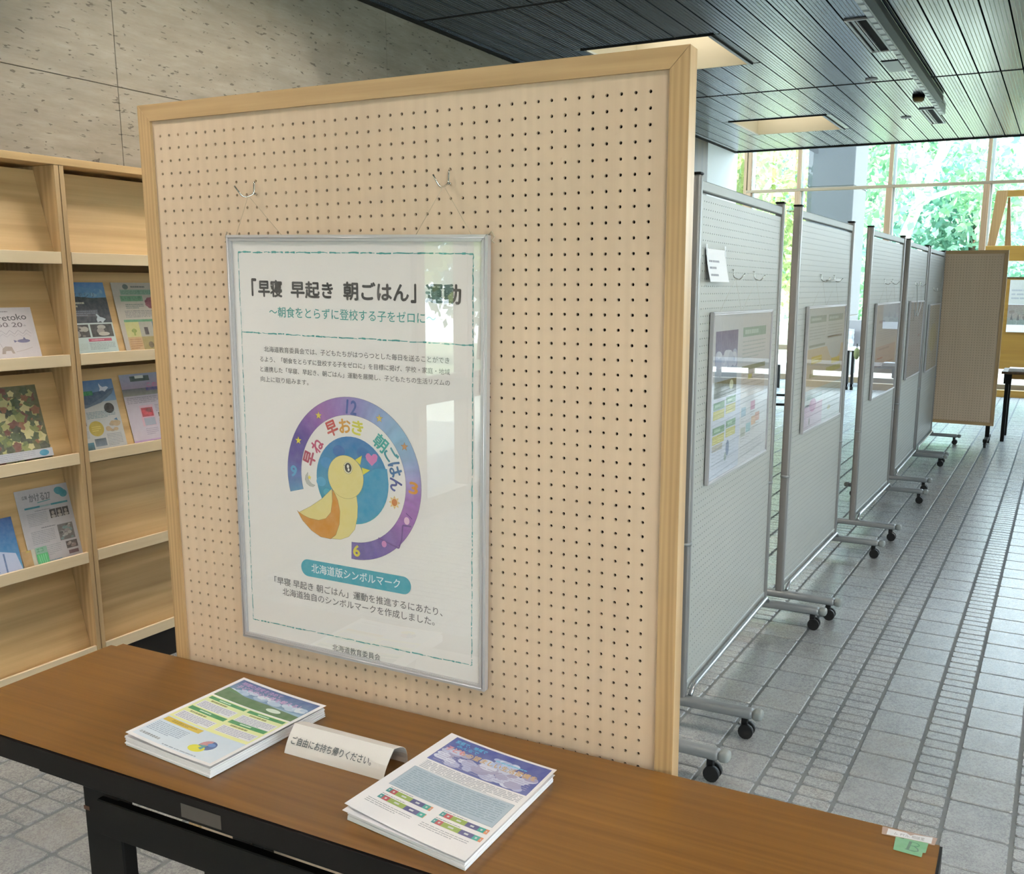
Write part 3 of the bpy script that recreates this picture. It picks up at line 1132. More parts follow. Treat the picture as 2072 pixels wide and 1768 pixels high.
# ------------------------------------------------------------------ the large wooden display board
bx = Vector((0.999377317, 0.034775633, 0.005969393)).normalized()
bu = Vector((-0.00622912, 0.0073651, 0.99995348)).normalized()
by = bu.cross(bx).normalized()
bx = by.cross(bu).normalized()
ob = Vector((-1.151279, 1.440215, 1.276355))
O = ob + bx * ((-2.15 - 21.5) * 0.025) - bu * 1.2764
BM = Matrix(((bx.x, by.x, bu.x, O.x), (bx.y, by.y, bu.y, O.y), (bx.z, by.z, bu.z, O.z), (0, 0, 0, 1)))


def bX(c):
    return (c + 2.15) * 0.025


def bZ(r_):
    return 1.2764 + (22.5 - r_) * 0.025


FW = 47.8 * 0.025   # outer width
FT = bZ(-2.5)       # outer top
FB = 0.20           # outer bottom
rail = 0.033
NR = 66


def display_board(root, ztop):
    v, f, Wd, Hd = pegmesh(44, NR, 0.025, 0.0, 0.0, 0.0, 0.0, 0.005, 0.0029)
    mx0 = bX(0) - rail
    mz1 = (FT - rail) - bZ(0)
    mz0 = bZ(NR - 1) - (FB + rail)
    v, f, Wd, Hd = pegmesh(44, NR, 0.025, mx0, FW - 2 * rail - mx0 - 43 * 0.025, mz0, mz1, 0.005, 0.0029)
    v = [(x + rail, y, z + FB + rail) for x, y, z in v]
    raw('peg_panel', v, f, M['ply'], root)
    part('back_panel', root, M['hole'], ((rail, 0.020, FB + rail), (FW - rail, 0.026, FT - rail)))  # dark sheet: shade inside the peg holes put into its colour
    y0, y1 = -0.006, 0.028
    s = rail
    for z0, z1, up in ((FT - s, FT, 1), (FB, FB + s, 0)):
        bm = bmesh.new()
        a = [(0.0, z1 if up else z0), (FW, z1 if up else z0), (FW - s, z0 if up else z1), (s, z0 if up else z1)]
        prism(bm, [(p[0] + (0.0003 if p[0] < 0.5 else -0.0003), p[1]) for p in a], y0, y1, 'Y')
        obj('frame_rail', bm, M['frame_h'], root)
    for x0, xi in ((0.0, s), (FW, FW - s)):
        bm = bmesh.new()
        prism(bm, [(x0, FB + 0.0005), (x0, FT - 0.0005), (xi, FT - s - 0.0005), (xi, FB + s + 0.0005)], y0, y1, 'Y')
        obj('frame_stile', bm, M['frame_v'], root)
    for x in (0.05, FW - 0.05):
        bm = bmesh.new()
        box(bm, (x - 0.02, -0.004 + 0.004, 0.085), (x + 0.02, 0.024, FB), 0.002)
        box(bm, (x - 0.02, -0.20, 0.06), (x + 0.02, 0.22, 0.09), 0.004)
        obj('foot', bm, M['black'], root)
        for yy in (-0.17, 0.19):
            bm = bmesh.new()
            tube(bm, [(x - 0.012, yy, 0.028), (x + 0.012, yy, 0.028)], 0.027, 14)
            box(bm, (x - 0.016, yy - 0.012, 0.03), (x + 0.016, yy + 0.012, 0.062), 0.002)
            obj('caster', bm, M['rubber'], root)
    return root


board = thing('display_board', 'large wooden pegboard display board with pale ash frame standing behind the table', 'display board', mw=BM)
display_board(board, FT)
# far boards: same make, seen beyond the white stands
b2 = copy_tree(board)
b2['label'] = 'far wooden pegboard display board closing the row of white stands'
b2.matrix_world = Matrix.Translation((-0.55 - FW, 10.20, 0)) @ Matrix.Rotation(R(-1.0), 4, 'Z')
b3 = copy_tree(board)
b3['label'] = 'wooden display board seen edge-on in the gap between the first two white stands'
b3.matrix_world = Matrix.Translation((-3.175, 11.78, 0)) @ Matrix.Rotation(math.atan2(11.9, -3.2), 4, 'Z')
for zz in (1.88, 1.55, 1.22, 0.89, 0.56, 0.24):
    bm = bmesh.new()
    box(bm, (-0.006, 0.002, zz - 0.03), (0.0, 0.024, zz + 0.03), 0.002)
    obj('white_clip', bm, M['white_plastic'], b3)


def loc2(c, r_, y):
    return BM @ Vector((bX(c), y, bZ(r_)))


def inv_thing(name, label, cat, c, r_, y, group=None):
    m = BM.copy()
    m.translation = loc2(c, r_, y)
    return thing(name, label, cat, mw=m, group=group)


for c, lab, sw in ((10.0, 'left chrome wire hook in the big wooden pegboard', -0.030), (28.0, 'right chrome wire hook in the big wooden pegboard', -0.018)):
    h = inv_thing('peg_hook', lab, 'hook', c, 4.0, 0, 'chrome hooks above the large poster')
    bm = bmesh.new()
    tube(bm, bend([(0, 0.012, 0.0), (0, -0.004, 0.0), (0, -0.006, -0.026), (sw * 0.35, -0.024, -0.034), (sw * 0.7, -0.036, -0.012)], 0.008), 0.0016, 8)
    obj('hook_wire', bm, M['chrome'], h)
    bm = bmesh.new()
    tube(bm, [(0, 0.008, -0.025), (0, -0.006, -0.025)], 0.0016, 8)
    tube(bm, [(-0.004, -0.004, -0.025), (0.004, -0.004, -0.025)], 0.0022, 8)
    obj('hook_pin', bm, M['chrome'], h)

# ------------------------------------------------------------------ the large framed poster
PW, PH = 0.605, 0.846
a = R(1.15)
px = (bx * math.cos(a) - bu * math.sin(a)).normalized()
pu = (bu * math.cos(a) + bx * math.sin(a)).normalized()
po = BM @ Vector((bX(7.1996), -0.004, bZ(8.1015)))
PM = Matrix(((px.x, by.x, pu.x, po.x), (px.y, by.y, pu.y, po.y), (px.z, by.z, pu.z, po.z), (0, 0, 0, 1)))
poster = thing('framed_poster', 'large portrait poster in a silver frame with a bird and clock emblem', 'poster', mw=PM)
fd, fw = 0.014, 0.0125


def frame_sides(root, w, h, fw, fd, mat):
    y0, y1 = -fd, 0.0
    for pts in ([(0, 0), (w, 0), (w - fw, -fw), (fw, -fw)], [(0, -h), (w, -h), (w - fw, -h + fw), (fw, -h + fw)], [(0, 0), (0, -h), (fw, -h + fw), (fw, -fw)], [(w, 0), (w, -h), (w - fw, -h + fw), (w - fw, -fw)]):
        bm = bmesh.new()
        prism(bm, pts, y0, y1, 'Y')
        bmesh.ops.bevel(bm, geom=list(bm.edges), offset=0.0012, segments=2, affect='EDGES')
        # raised bead along the middle of the moulding
        c = [(pts[0][0] * 0.55 + pts[3][0] * 0.45, pts[0][1] * 0.55 + pts[3][1] * 0.45), (pts[1][0] * 0.55 + pts[2][0] * 0.45, pts[1][1] * 0.55 + pts[2][1] * 0.45)]
        tube(bm, [(c[0][0], y0, c[0][1]), (c[1][0], y0, c[1][1])], 0.0014, 6)
        obj('frame_side', bm, mat, root)


frame_sides(poster, PW, PH, fw, fd, M['poster_frame'])
part('backing_sheet', poster, M['poster_paper'], ((fw * 0.5, -0.0085, -PH + fw * 0.5), (PW - fw * 0.5, -0.003, -fw * 0.5)))
raw('glazing', [(fw, -0.0115, -PH + fw), (PW - fw, -0.0115, -PH + fw), (PW - fw, -0.0115, -fw), (fw, -0.0115, -fw)], [(0, 1, 2, 3)], M['acrylic'], poster)
for sx_, sg in ((0.004, -1), (PW - 0.002, 1)):
    bm = bmesh.new()
    tube(bm, [(sx_ + sg * 0.000, -0.006, -0.001), (sx_ + sg * 0.006, -0.007, 0.006), (sx_ + sg * 0.012, -0.006, -0.004), (sx_ + sg * 0.007, -0.008, -0.010), (sx_ + sg * 0.012, -0.006, -0.014)], 0.0012, 6)
    obj('cord_knot', bm, M['line'], poster)
# nylon lines from the frame corners up to the hooks
for (cc, x2) in ((10.0, 0.10), (28.0, 0.47)):
    hk = PM.inverted() @ loc2(cc, 5.2, -0.022)
    bm = bmesh.new()
    tube(bm, [hk, (hk.x + (0.07 if cc < 20 else -0.07), -0.004, -0.002)], 0.00035, 5)
    tube(bm, [hk, (hk.x + (-0.05 if cc < 20 else 0.05), -0.004, -0.002)], 0.00035, 5)
    obj('hanging_line', bm, M['line'], poster)

P = Print(lambda u, v, L: Vector((u / 1000, -0.0088 - 0.00006 * L, -v / 1000)))
TEAL = '2f9c97'


def chalk(p, pts, w, hexc):
    """a hand-drawn broken chalk line"""
    for (x0, y0), (x1, y1) in zip(pts, pts[1:]):
        l = math.hypot(x1 - x0, y1 - y0)
        t = 0.0
        while t < l:
            s_ = random.uniform(14, 45)
            e_ = min(l, t + s_)
            m = 5
            q = []
            jj = random.uniform(-0.5, 0.5)
            for k in range(m + 1):
                tt = t + (e_ - t) * k / m
                wob = random.uniform(-0.6, 0.6) + jj
                q.append((x0 + (x1 - x0) * tt / l + (wob if abs(y1 - y0) > abs(x1 - x0) else 0), y0 + (y1 - y0) * tt / l + (wob if abs(y1 - y0) <= abs(x1 - x0) else 0)))
            for k in range(m):
                p.stroke([q[k], q[k + 1]], w * random.uniform(0.35, 1.5), hexc, 1)
            t = e_ + random.uniform(0.5, 5)


chalk(P, [(27.4, 33), (573.6, 33)], 2.6, TEAL)
chalk(P, [(573.6, 33), (573.4, 800)], 1.6, TEAL)
chalk(P, [(27.4, 33), (27.6, 803)], 1.4, TEAL)
chalk(P, [(27.6, 803), (573.4, 800)], 2.0, TEAL)
chalk(P, [(28, 191), (572.5, 193)], 2.2, TEAL)
INKB = '2a2422'
for s_, u0, u1, y0, y1 in (('「', 60, 71, 85, 118), ('早寝', 77, 137, 87, 119), ('早起き', 160, 262, 88, 119), ('朝ごはん', 288, 436, 87, 120), ('」', 442, 452, 88, 121), ('運動', 474, 548, 87, 121)):
    P.text(s_, u0, y0, u1 - u0, y1 - y0, INKB, 2, 0.034)
P.text('～朝食をとらずに登校する子をゼロに～', 103, 138, 392, 20.5, '2b9a92', 2, 0.006)
G1 = '6b6663'
for s_, u0, v0, u1, h_ in (('北海道教育委員会では、子どもたちがはつらつとした毎日を送ることができ', 86, 217, 524, 11.5),
                           ('るよう、「朝食をとらずに登校する子をゼロに」を目標に掲げ、学校・家庭・地域', 74, 238, 525, 11.0),
                           ('と連携した「早寝、早起き、朝ごはん」運動を展開し、子どもたちの生活リズムの', 74, 258, 525, 11.0),
                           ('向上に取り組みます。', 74, 278, 197, 11.0)):
    P.text(s_, u0, v0, u1 - u0, h_, G1, 2, 0.004)
# emblem
P.ring(299, 467.5, 127.3, 162.3, [(-105, '5d8fb4'), (-95, '5a78b0'), (-80, '5b4a9a'), (-62, '4b3790'), (-48, '7a4fa2'), (-30, '9a62a8'), (-10, '8f72b4'), (8, '8a86c0'), (28, '8fa5cc'), (50, '8ab4d0'), (68, '96b0d2'), (86, 'a095c8'), (100, 'a06ab4'), (120, '9d62ae'), (140, '7d5aa2'), (160, '6a55a0'), (182, '64539c')], 1, 96)
for rr in (127.3, 162.3):
    P.stroke([(299 + rr * math.sin(R(t_)), 467.5 - rr * math.cos(R(t_))) for t_ in range(-105, 183, 4)], 0.5, '5a4a70', 1.5)
P.ell(298.3, 470.1, 87.5, 87.5, '1b6fb0', 1, 48, 0, '2f9fae')
P.poly([(383, 438), (386, 468), (380, 500), (362, 528), (335, 548), (311, 556), (311, 505), (326, 490), (330, 455), (356, 440)], '2b93bb', 1.3)
for cx_, cy_, r_, h_ in ((236, 440, 14, '2e86bf'), (222, 480, 12, '4aa0c8'), (268, 414, 15, '1a62a8'), (325, 412, 14, '1a68a8'), (350, 430, 13, '3a84b8'), (340, 520, 14, '33a0b8'), (360, 480, 14, '2fa0bc'), (236, 500, 9, '46a8bf')):
    P.ell(cx_, cy_, r_, r_ * 0.8, h_, 1.2, 18)
YE, OR = 'e6d68a', 'd08c1c'
body = [(249, 490), (258, 500), (285, 508), (309, 500), (311.5, 520), (310, 543), (303.5, 568), (288, 585), (268, 593.4), (242.7, 595), (255.6, 585), (265, 563), (267.6, 535.8), (262.7, 513.8)]
P.poly(body, YE, 2)
wing = [(248.3, 491.9), (222.3, 515.5), (193.4, 534.5), (162.9, 550.4), (176, 556), (190.0, 559.5), (213.1, 561), (231.2, 554.9), (244.3, 540.8), (248.8, 517.5)]
P.poly(wing, YE, 2)
orange = [(249.5, 493.8), (248.8, 517.7), (244.3, 540.9), (231.2, 554.9), (213.1, 561), (190.0, 559.5), (176, 556), (162.9, 550.4), (157.8, 546.9), (171.5, 566.7), (194.2, 584.8), (217.1, 595), (242.7, 596), (255.6, 586), (265.1, 563.0), (267.6, 535.8), (262.7, 513.8), (255.6, 500.3)]
P.poly(orange, OR, 2.2)
for q in (body, wing, orange):
    P.outline(q, 0.5, '8a7440', 2.6)
P.ell(283.2, 464.5, 43.4, 43.4, YE, 3, 40)
P.outline([(283.2 + 43.4 * math.cos(t_ * math.pi / 24), 464.5 + 43.4 * math.sin(t_ * math.pi / 24)) for t_ in range(48)], 0.5, '8a7440', 3.2)
for q in ([(307.6, 427.5), (324.0, 417.3), (319.3, 436.7)], [(322.8, 441.4), (343.2, 444.6), (325.6, 455.7)]):
    P.poly(q, 'e8da3c', 3)
    P.outline(q, 0.4, '9a8a30', 3.2)
P.ell(289.5, 445.6, 11.0, 11.6, 'e9e2c0', 3.4)
P.outline([(289.5 + 11 * math.cos(t_ * math.pi / 12), 445.6 + 11.6 * math.sin(t_ * math.pi / 12)) for t_ in range(24)], 0.5, '6a6040', 3.6)
P.ell(290, 445, 8.2, 9.6, '241a14', 3.7)
P.ell(289.6, 442.4, 2.6, 3.6, 'f4f0e8', 3.8)
P.ell(291, 449, 2.2, 3.0, 'f4f0e8', 3.8)
P.stroke([(279.5, 440), (282.5, 442)], 0.9, '5a5038', 3.8)
P.poly([(346.8, 416.5), (341, 411.3), (336, 412.0), (332.3, 417.5), (335, 425), (347.2, 435.9), (359, 425), (361.3, 416), (357.5, 411.5), (351, 411.8)], 'd77bb6', 3)
for cx_, cy_, h_ in ((219.8, 347.1, 'e8d23c'), (166.9, 401.8, 'eadb3a'), (366.5, 341.3, 'd9bf54'), (423.8, 390.8, 'c98a48')):
    P.star(cx_, cy_, 9.0, '7a6a40', 2, 0)
    P.star(cx_, cy_, 8.0, h_, 2.3, 0)
P.text('12', 289, 311.5, 24, 27, '34519a', 2.4, 0.03, 6)
P.text('9', 145, 455, 14.5, 22, '5aa6cc', 2.4, 0.05, 4)
P.text('3', 434, 458, 19, 22, 'd99424', 2.4, 0.05, 6)
P.text('6', 299, 600.5, 15, 22, 'e0d23c', 2.4, 0.05, 0)
for s_, cx_, cy_, w_, h_, col_, rot_ in (('早', 194.4, 435, 27, 29, 'b03a58', -72), ('ね', 214.4, 407.6, 26, 26, 'bb3f68', -52), ('早', 251.9, 370.1, 27, 29, 'bf4038', -24), ('お', 284.1, 362.4, 27, 27, 'd79a34', -6), ('き', 314.4, 363.8, 26, 27, 'd6cf35', 8),
                                          ('朝', 368.7, 388.5, 30, 29, '35a49c', 38), ('ご', 393.0, 409.7, 27, 27, '2f8f9c', 54), ('は', 401.9, 437.2, 27, 27, '31689a', 72), ('ん', 403.8, 466.5, 26, 27, '333f8c', 88)):
    P.text(s_, cx_ - w_ / 2, cy_ - h_ / 2, w_, h_, col_, 2.4, 0.035, rot_)
P.poly([(188.8, 464.5), (183, 472), (181.2, 480), (185, 488), (192.4, 492.5), (201, 493), (206.6, 489.4), (198, 487.5), (192, 482), (188.5, 474)], 'b9b9b2', 2)
P.outline([(188.8, 464.5), (183, 472), (181.2, 480), (185, 488), (192.4, 492.5), (201, 493), (206.6, 489.4), (198, 487.5), (192, 482), (188.5, 474)], 0.5, '77776f', 2.4)
P.star(192.6, 475, 5.5, 'e6d64a', 2.6)
P.star(399.4, 502.0, 13.5, 'e0c07c', 2, 0, 8, 0.62)
P.ell(399.4, 502, 8.4, 8.4, 'efd9a4', 2.3)
P.ell(399.4, 502, 6.6, 7.2, 'cf7a2c', 2.5)
P.stroke([(438, 545), (418, 545), (415, 575), (408, 592), (360, 578)], 3.2, '6a3f86', 2)
P.stroke([(440, 530), (426, 520)], 2.0, '6a3f86', 2)
P.ell(427.5, 535.0, 6.3, 7.6, 'e8c2d8', 2.4)
P.ell(373.6, 588.4, 5.8, 6.6, 'd98fc2', 2.4)
pill = []
for k in range(13):
    t_ = math.pi / 2 + math.pi * k / 12
    pill.append((182 + 18 * math.cos(t_), 665.5 - 18 * math.sin(t_)))
for k in range(13):
    t_ = -math.pi / 2 + math.pi * k / 12
    pill.append((418 + 18 * math.cos(t_), 665.5 - 18 * math.sin(t_)))
P.poly(pill, '2e9fb2', 1)
P.text('北海道版シンボルマーク', 191, 654.5, 219, 19.5, 'e9eeee', 2, 0.012)
P.text('「早寝 早起き 朝ごはん」運動を推進するにあたり、', 91, 697, 417, 17, '5d5855', 2, 0.004)
P.text('北海道独自のシンボルマークを作成しました。', 112, 719, 378, 16.5, '5d5855', 2, 0.004)
P.text('北海道教育委員会', 240, 819, 120, 14, '4b4744', 2, 0.004)
P.build('poster_print', poster)

# ------------------------------------------------------------------ folding table
TZ = 0.70
TX0, TX1, TY0, TY1 = -1.925, -0.093, 1.005, 1.428
table = thing('folding_table', 'long folding table with teak-brown top and black edge in front', 'table', ((TX0 + TX1) / 2, (TY0 + TY1) / 2, 0), R(1.6))
hw, hd = (TX1 - TX0) / 2, (TY1 - TY0) / 2
bm = bmesh.new()
box(bm, (-hw, -hd, TZ - 0.028), (hw, hd, TZ), 0.0)
vert = [e_ for e_ in bm.edges if abs(e_.verts[0].co.z - e_.verts[1].co.z) > 0.01]
bmesh.ops.bevel(bm, geom=vert, offset=0.018, segments=4, affect='EDGES')
for f in bm.faces:
    f.material_index = 0 if f.normal.z > 0.9 or all(abs(v.co.z - TZ) < 1e-5 for v in f.verts) else 1
obj('tabletop', bm, [M['tabletop'], M['blackedge']], table)
bm = bmesh.new()
box(bm, (-hw - 0.004, -hd - 0.004, TZ - 0.043), (hw + 0.004, hd + 0.004, TZ - 0.0025), 0.0)
vert = [e_ for e_ in bm.edges if abs(e_.verts[0].co.z - e_.verts[1].co.z) > 0.01]
bmesh.ops.bevel(bm, geom=vert, offset=0.02, segments=4, affect='EDGES')
obj('edge_band', bm, M['blackedge'], table)
part('apron', table, M['black'], ((-hw + 0.30, -hd + 0.003, TZ - 0.054), (hw - 0.30, -hd + 0.022, TZ - 0.043)), ((-hw + 0.30, hd - 0.022, TZ - 0.054), (hw - 0.30, hd - 0.003, TZ - 0.043)), b=0.002)
part('front_beam', table, M['black'], ((-hw + 0.44, -hd + 0.012, TZ - 0.148), (hw - 0.44, -hd + 0.030, TZ - 0.078)), b=0.002)
for sx_ in (-1, 1):
    x = sx_ * (hw - 0.435)
    for yy in (-hd + 0.025, hd - 0.055):
        part('leg', table, M['black'], ((x - 0.048, yy, 0.02), (x + 0.048, yy + 0.03, TZ - 0.043)), b=0.003)
    part('crossbar', table, M['black'], ((x - 0.015, -hd + 0.06, 0.12), (x + 0.015, hd - 0.06, 0.15)), b=0.003)
    bm = bmesh.new()
    tube(bm, [(x - sx_ * 0.26, 0, TZ - 0.16), (x - sx_ * 0.02, 0, 0.30)], 0.011, 8)
    obj('brace', bm, M['black'], table)
    for yy in (-hd + 0.045, hd - 0.045):
        bm = bmesh.new()
        tube(bm, [(x, yy, 0.0), (x, yy, 0.022)], 0.022, 12)
        obj('foot', bm, M['rubber'], table)
part('tape_patch', table, M['tape_grey'], ((-hw + 0.675, -hd - 0.0046, TZ - 0.041), (-hw + 0.765, -hd - 0.0041, TZ - 0.016)))
part('sticker', table, M['brass'], ((-hw + 0.387, -hd + 0.0244, TZ - 0.118), (-hw + 0.402, -hd + 0.0249, TZ - 0.110)))


def local_print(root, Mi):
    return lambda u, v, L: Mi @ Vector((u, v, TZ + 0.0006 + 0.00012 * L))


bpy.context.view_layer.update()
Ti = table.matrix_world.inverted()
lab = Print(local_print(table, Ti))
lab.poly([(-0.1857, 1.4472), (-0.1042, 1.4530), (-0.1060, 1.4305), (-0.1835, 1.4250)], '9f8678', 1)
o_ = lab.build('clear_tape', table)
o_['label'] = 'clear glossy tape at the corner'
lab = Print(local_print(table, Ti))
lab.poly([(-0.1765, 1.4452), (-0.1490, 1.4455), (-0.1425, 1.4405), (-0.1375, 1.4460), (-0.1110, 1.4510), (-0.1110, 1.4330), (-0.1765, 1.4275)], 'c9ccd0', 2)


def flat_text(pr, body, p0, ux, uy, w, h, hexc, L, bold=0.0):
    vs, fs = text_mesh(body, bold)
    x0 = min(p[0] for p in vs)
    x1 = max(p[0] for p in vs)
    y0 = min(p[1] for p in vs)
    y1 = max(p[1] for p in vs)
    pts = []
    for x, y in vs:
        q = p0 + ux * ((x - x0) / (x1 - x0) * w) + uy * ((y - y0) / (y1 - y0) * h)
        pts.append((q.x, q.y))
    pr.add(pts, fs, srgb(hexc), L)


flat_text(lab, 'ム. PTル. 相談室', Vector((-0.1665, 1.4315)), Vector((1, 0.075)).normalized(), Vector((-0.02, 1)), 0.045, 0.009, '6b6e76', 3, 0.0)
o_ = lab.build('paper_label', table)
o_['label'] = 'torn white paper label with faint lettering'
lab = Print(local_print(table, Ti))
lab.poly([(-0.1625, 1.4275), (-0.1150, 1.4320), (-0.1155, 1.4030), (-0.1195, 1.4015), (-0.1195, 1.3885), (-0.1605, 1.3895)], '5f9a72', 1.5)
lab.poly([(-0.1585, 1.4262), (-0.1500, 1.4290), (-0.1505, 1.4262)], '1f5a3c', 2.5)
lab.stroke([(-0.1395, 1.4245), (-0.1415, 1.3985)], 0.0042, '3f6a56', 2.5)
lab.stroke([(-0.1390, 1.4240), (-0.1290, 1.4225), (-0.1262, 1.4180), (-0.1300, 1.4135), (-0.1390, 1.4125)], 0.0018, '2c7a56', 2.6)
lab.stroke([(-0.1330, 1.4128), (-0.1275, 1.4075), (-0.1262, 1.4020), (-0.1320, 1.3990), (-0.1450, 1.3995)], 0.0020, '3c6a58', 2.6)
o_ = lab.build('green_tape', table)
o_['label'] = 'green tape square marked B'


# ------------------------------------------------------------------ flyers on the table
def quad_map(c00, c10, c01, c11, zf):
    """u 0..210 left to right, v 0..297 back to front (mm) on a four-cornered sheet"""
    def f(u, v, L):
        s, t_ = u / 210, v / 297
        x = (1 - s) * (1 - t_) * c00[0] + s * (1 - t_) * c10[0] + (1 - s) * t_ * c01[0] + s * t_ * c11[0]
        y = (1 - s) * (1 - t_) * c00[1] + s * (1 - t_) * c10[1] + (1 - s) * t_ * c01[1] + s * t_ * c11[1]
        return Vector((x, y, zf(s, t_) + 0.00012 * L))
    return f


def sheet_mesh(name, mapf, thick, parent, mat, nu=14, nv=6):
    vs, fs = [], []
    for L in (0, -thick / 0.00012):
        for j in range(nv + 1):
            for i in range(nu + 1):
                vs.append(tuple(mapf(210 * i / nu, 297 * j / nv, L)))
    n = (nu + 1) * (nv + 1)
    for j in range(nv):
        for i in range(nu):
            a_ = j * (nu + 1) + i
            fs.append((a_, a_ + nu + 1, a_ + nu + 2, a_ + 1))
            fs.append((n + a_, n + a_ + 1, n + a_ + nu + 2, n + a_ + nu + 1))
    for i in range(nu):
        fs.append((i, i + 1, n + i + 1, n + i))
        b_ = nv * (nu + 1) + i
        fs.append((b_, n + b_, n + b_ + 1, b_ + 1))
    for j in range(nv):
        a_ = j * (nu + 1)
        fs.append((a_, n + a_, n + a_ + nu + 1, a_ + nu + 1))
        b_ = a_ + nu
        fs.append((b_, b_ + nu + 1, n + b_ + nu + 1, n + b_))
    return raw(name, vs, fs, mat, parent)


def ctr(c4):
    return Vector((sum(c[0] for c in c4) / 4, sum(c[1] for c in c4) / 4, TZ))


def flyer_stack(corners, h, n, label, seed, curl):
    rnd = random.Random(seed)
    c = ctr(corners)
    root = thing('flyer_stack', label, 'flyers', c)
    lo = [(p[0] - c.x, p[1] - c.y) for p in corners]
    for k in range(n):
        j = [(p[0] + rnd.uniform(-0.0012, 0.0012), p[1] + rnd.uniform(-0.0012, 0.0012)) for p in lo]
        z = 0.0008 + h * (k + 1) / n
        fm = quad_map(*j, lambda s, t_, z=z, k=k: z + curl * (k / n) ** 2 * ((1 - s) ** 2 * 0.8 + 0.2 * s * s))
        sheet_mesh('sheet', fm, h / n * 0.86, root, M['paper'], 8, 1)
    return root


def sky_block(p, u0, v0, u1, v1, top, bot, L=1):
    p.rect(u0, v0, u1, v1, top, L, 12, 6, bot)


def flyer_a(p):
    """blue sky over a meadow, green and yellow heading bars, pale blue foot"""
    p.rect(8, 8, 202, 78, '2a4a86', 1, 12, 5, '7fa3c4')
    p.cloud(14, 36, 200, 60, 26, ['c3d3e2', 'b2c6da', '9fb9d2', 'd3dee8'], 1.2, 12)
    p.rect(8, 62, 202, 92, '51704e', 2.0, 12, 3, '3f6a3a')
    p.poly([(8, 62), (8, 50), (30, 54), (60, 62)], '4f7a50', 2.05)
    p.poly([(202, 62), (120, 62), (160, 66), (202, 70)], '8fb0c8', 2.3)
    p.text('時間の目安を決めて', 18, 14, 100, 13, 'b58fc4', 3, 0.02)
    p.text('子どもの心と体を鍛える！', 18, 29, 158, 14, 'c9a0cc', 3, 0.02)
    p.ell(146, 76, 17, 7, 'd9e6da', 3)
    p.rect(8, 96, 202, 232, 'dfe8b4', 1, 12, 6, 'e6e8a0')
    for (u0, v0, u1, hc) in ((12, 99, 103, '2f8a4c'), (110, 99, 198, '2f8a4c'), (12, 150, 103, '2f8a4c'), (110, 146, 198, '2f8a4c')):
        p.rect(u0, v0, u1, v0 + (10 if v0 < 140 else 12), hc, 2, 6, 1)
        p.lines(u0 + 25, v0 + 2.5, u1 - 25, v0 + 8, 1, 'cfe6cf', 3, 0.7)
    for (u0, v0) in ((14, 112), (112, 112), (14, 165), (112, 161)):
        p.lines(u0 + 12, v0, u0 + 70, v0 + 6, 1, '8a8a4c', 2, 0.8)
        p.rect(u0, v0 + 8, u0 + 86, v0 + 34, 'e4e6ea', 1.6, 6, 1)
        p.lines(u0 + 3, v0 + 10, u0 + 83, v0 + 33, 5, 'a7aac0', 2, 0.5)
    p.rect(8, 205, 202, 289, 'cfdfee', 1.5, 12, 4, 'dce8f2')
    p.rect(12, 208, 103, 222, 'd6b93c', 2, 6, 1)
    p.lines(30, 211, 90, 219, 2, 'a08a20', 3, 0.6)
    p.lines(12, 228, 90, 262, 7, '9fb2c8', 2, 0.5)
    p.ell(150, 245, 17, 17, '3c5a94', 2)
    p.poly([(150, 245), (133, 250), (134, 238), (142, 230), (150, 228)], 'c3898f', 2.3)
    p.poly([(150, 245), (150, 262), (138, 258), (133, 249)], '4b98a0', 2.3)
    p.ell(140, 262, 17, 12, 'e0dc38', 2.2)
    p.ell(155, 240, 8, 6, '5a86c4', 2.6)
    p.text('北海道教育委員会', 14, 272, 50, 7, '5a5f68', 2, 0.01)
    p.lines(80, 282, 198, 287, 1, '9aa8b8', 2, 0.5)


